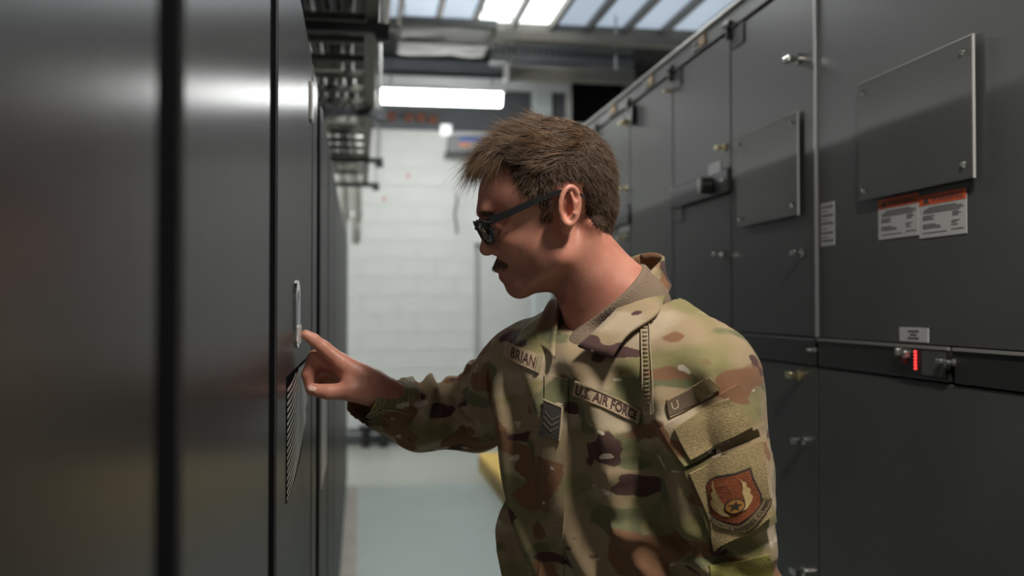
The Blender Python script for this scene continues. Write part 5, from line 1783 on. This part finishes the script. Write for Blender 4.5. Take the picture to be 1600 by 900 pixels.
patch_hair('moustache', (779, 411, 0), (20, 8, 30), 1100, (0.12, 1.0, 0), 7, 51, 0.2, (0.10, 0.55))

# ---------------------------------------------------------------- spectacles
gl = empty('glasses', tuple(h2w((765, 352, 0))[0]))
gl.parent = person; gl.location = Vector(h2w((765, 352, 0))[0]) - wloc(person)
def gp(f, u, c):           # along face-forward, face-up, towards camera, from the bridge
    return Vector(h2w(np.array((756, 358, 0)) + head_dir(f, u, c))[0])
for sg in (1, -1):
    ring = []
    for q in range(28):
        a = 2 * math.pi * q / 28
        cx = math.copysign(abs(math.cos(a)) ** 0.75, math.cos(a)) * 25; cy = math.copysign(abs(math.sin(a)) ** 0.75, math.sin(a)) * 18.5
        c = 33 + cx
        ring.append(gp(8 - 0.0035 * c * c + 0.10 * cy, cy - 3, c * sg))
    k = MB(); k.tube(ring + ring[:1], 2.6 * K, 8, cap=False); k.build('rim', M['glass_frame'], gl, smooth=True)
    cen = sum(ring, Vector()) / len(ring)
    k = MB(); vs = [k.bm.verts.new(p_) for p_ in ring]; cc = k.bm.verts.new(cen + (gp(1, 0, 0) - gp(0, 0, 0)) * 2.0)
    for q in range(28): k.bm.faces.new((vs[q], vs[(q + 1) % 28], cc))
    ln_o = k.build('lens', M['lens'], gl, smooth=True)
    md = ln_o.modifiers.new('thickness', 'SOLIDIFY'); md.thickness = 0.0018
    # temple arm: deep flat bar from hinge to behind the ear
    A0 = gp(-4, 11, 61 * sg); 
    pts = [gp(-6, 13, 61.5 * sg), Vector(h2w((786, 333, 69 * sg))[0]), Vector(h2w((826, 314, 77 * sg))[0]), Vector(h2w((856, 302, 81 * sg))[0]), Vector(h2w((884, 300, 80 * sg))[0]), Vector(h2w((900, 311, 79 * sg))[0])]
    hh = [6.0, 5.2, 4.6, 3.6, 3.0, 2.4]
    k = MB(); rings = []
    upv = Vector(hdirs((-0.375, -0.927, 0))[0]).normalized(); sdv = Vector(hdirs((0, 0, 1))[0]).normalized()
    for p_, h_ in zip(pts, hh):
        rings.append([k.bm.verts.new(p_ + upv * (h_ * K * a) + sdv * (1.6 * K * b)) for a, b in ((1, 1), (1, -1), (-1, -1), (-1, 1))])
    for a, b in zip(rings, rings[1:]):
        for q in range(4): k.bm.faces.new((a[q], a[(q + 1) % 4], b[(q + 1) % 4], b[q]))
    k.bm.faces.new(rings[0]); k.bm.faces.new(rings[-1][::-1])
    k.build('temple_arm', M['glass_frame'], gl)
    k = MB(); k.tube([gp(6 - 0.0035 * 58 * 58, 9, 57 * sg), gp(-6, 13, 61.5 * sg)], 4.5 * K, 8); k.build('hinge_block', M['glass_frame'], gl)
k = MB(); k.tube([gp(9, 4, -9), gp(11, 6, 0), gp(9, 4, 9)], 2.8 * K, 8); k.build('bridge', M['glass_frame'], gl, smooth=True)

# ---------------------------------------------------------------- the handle under the fingertip
tipw = P(*TIP)
yt = float(tipw[1]); zt_ = on_left(459, 436)[1]; zb_ = on_left(459, 546)[1]
hx_ = float(tipw[0]) - 0.0078 * 0.9        # front of the lever meets the fingertip
d_out = max(0.006, hx_ - XF)
bz = 0.105
yh = yt - 0.030
hd_ = empty('door_handle', (XF, yh, (zt_ + zb_) / 2)); hd_.parent = d3; hd_.location = Vector((XF, yh, (zt_ + zb_) / 2)) - wloc(d3)
def pill(w_, z0, z1, n=10):
    r = w_ / 2; rz = min(r, (z1 - z0) * 0.28); out = []
    for q in range(n + 1): a = math.pi * q / n; out.append((yh + r * math.cos(a), z1 - rz + rz * math.sin(a)))
    for q in range(n + 1): a = math.pi + math.pi * q / n; out.append((yh + r * math.cos(a), z0 + rz + rz * math.sin(a)))
    return out
MB().prism(pill(bz, zb_, zt_), 'x', XF - 0.001, XF + d_out * 0.55).build('handle_bezel', M['chrome'], hd_)
MB().prism(pill(bz * 0.80, zb_ + 0.008, zt_ - 0.016), 'x', XF + d_out * 0.50, XF + d_out * 0.60).build('handle_recess', mat('handle_recess_dark', (0.05, 0.048, 0.07), 0.3), hd_)
zc_ = float(tipw[2]) + 0.016
MB().box(XF + d_out * 0.5, hx_, yh - bz * 0.34, yh + bz * 0.36, zb_ + 0.008, zc_, 0.003).build('handle_lever', mat('handle_lever', (0.62, 0.60, 0.58), 0.35, 0.3), hd_)
k = MB(); vs = [(XF + d_out * 0.6, yh - bz * .33, zc_), (XF + d_out * 0.6, yh + bz * .33, zc_), (hx_ - 0.002, yh + bz * .3, zc_), (hx_ - 0.002, yh - bz * .3, zc_), (XF + d_out * 0.6, yh + bz * .05, zt_ - 0.03), (XF + d_out * 0.6, yh + bz * .30, zt_ - 0.03)]
b_ = [k.bm.verts.new(v) for v in vs]
for f_ in ((0, 1, 2, 3), (0, 4, 5, 1), (3, 2, 5, 4), (0, 3, 4), (1, 5, 2)): k.bm.faces.new([b_[q] for q in f_])
k.build('handle_blade', mat('handle_blade', (0.45, 0.48, 0.62), 0.3, 0.6), hd_)
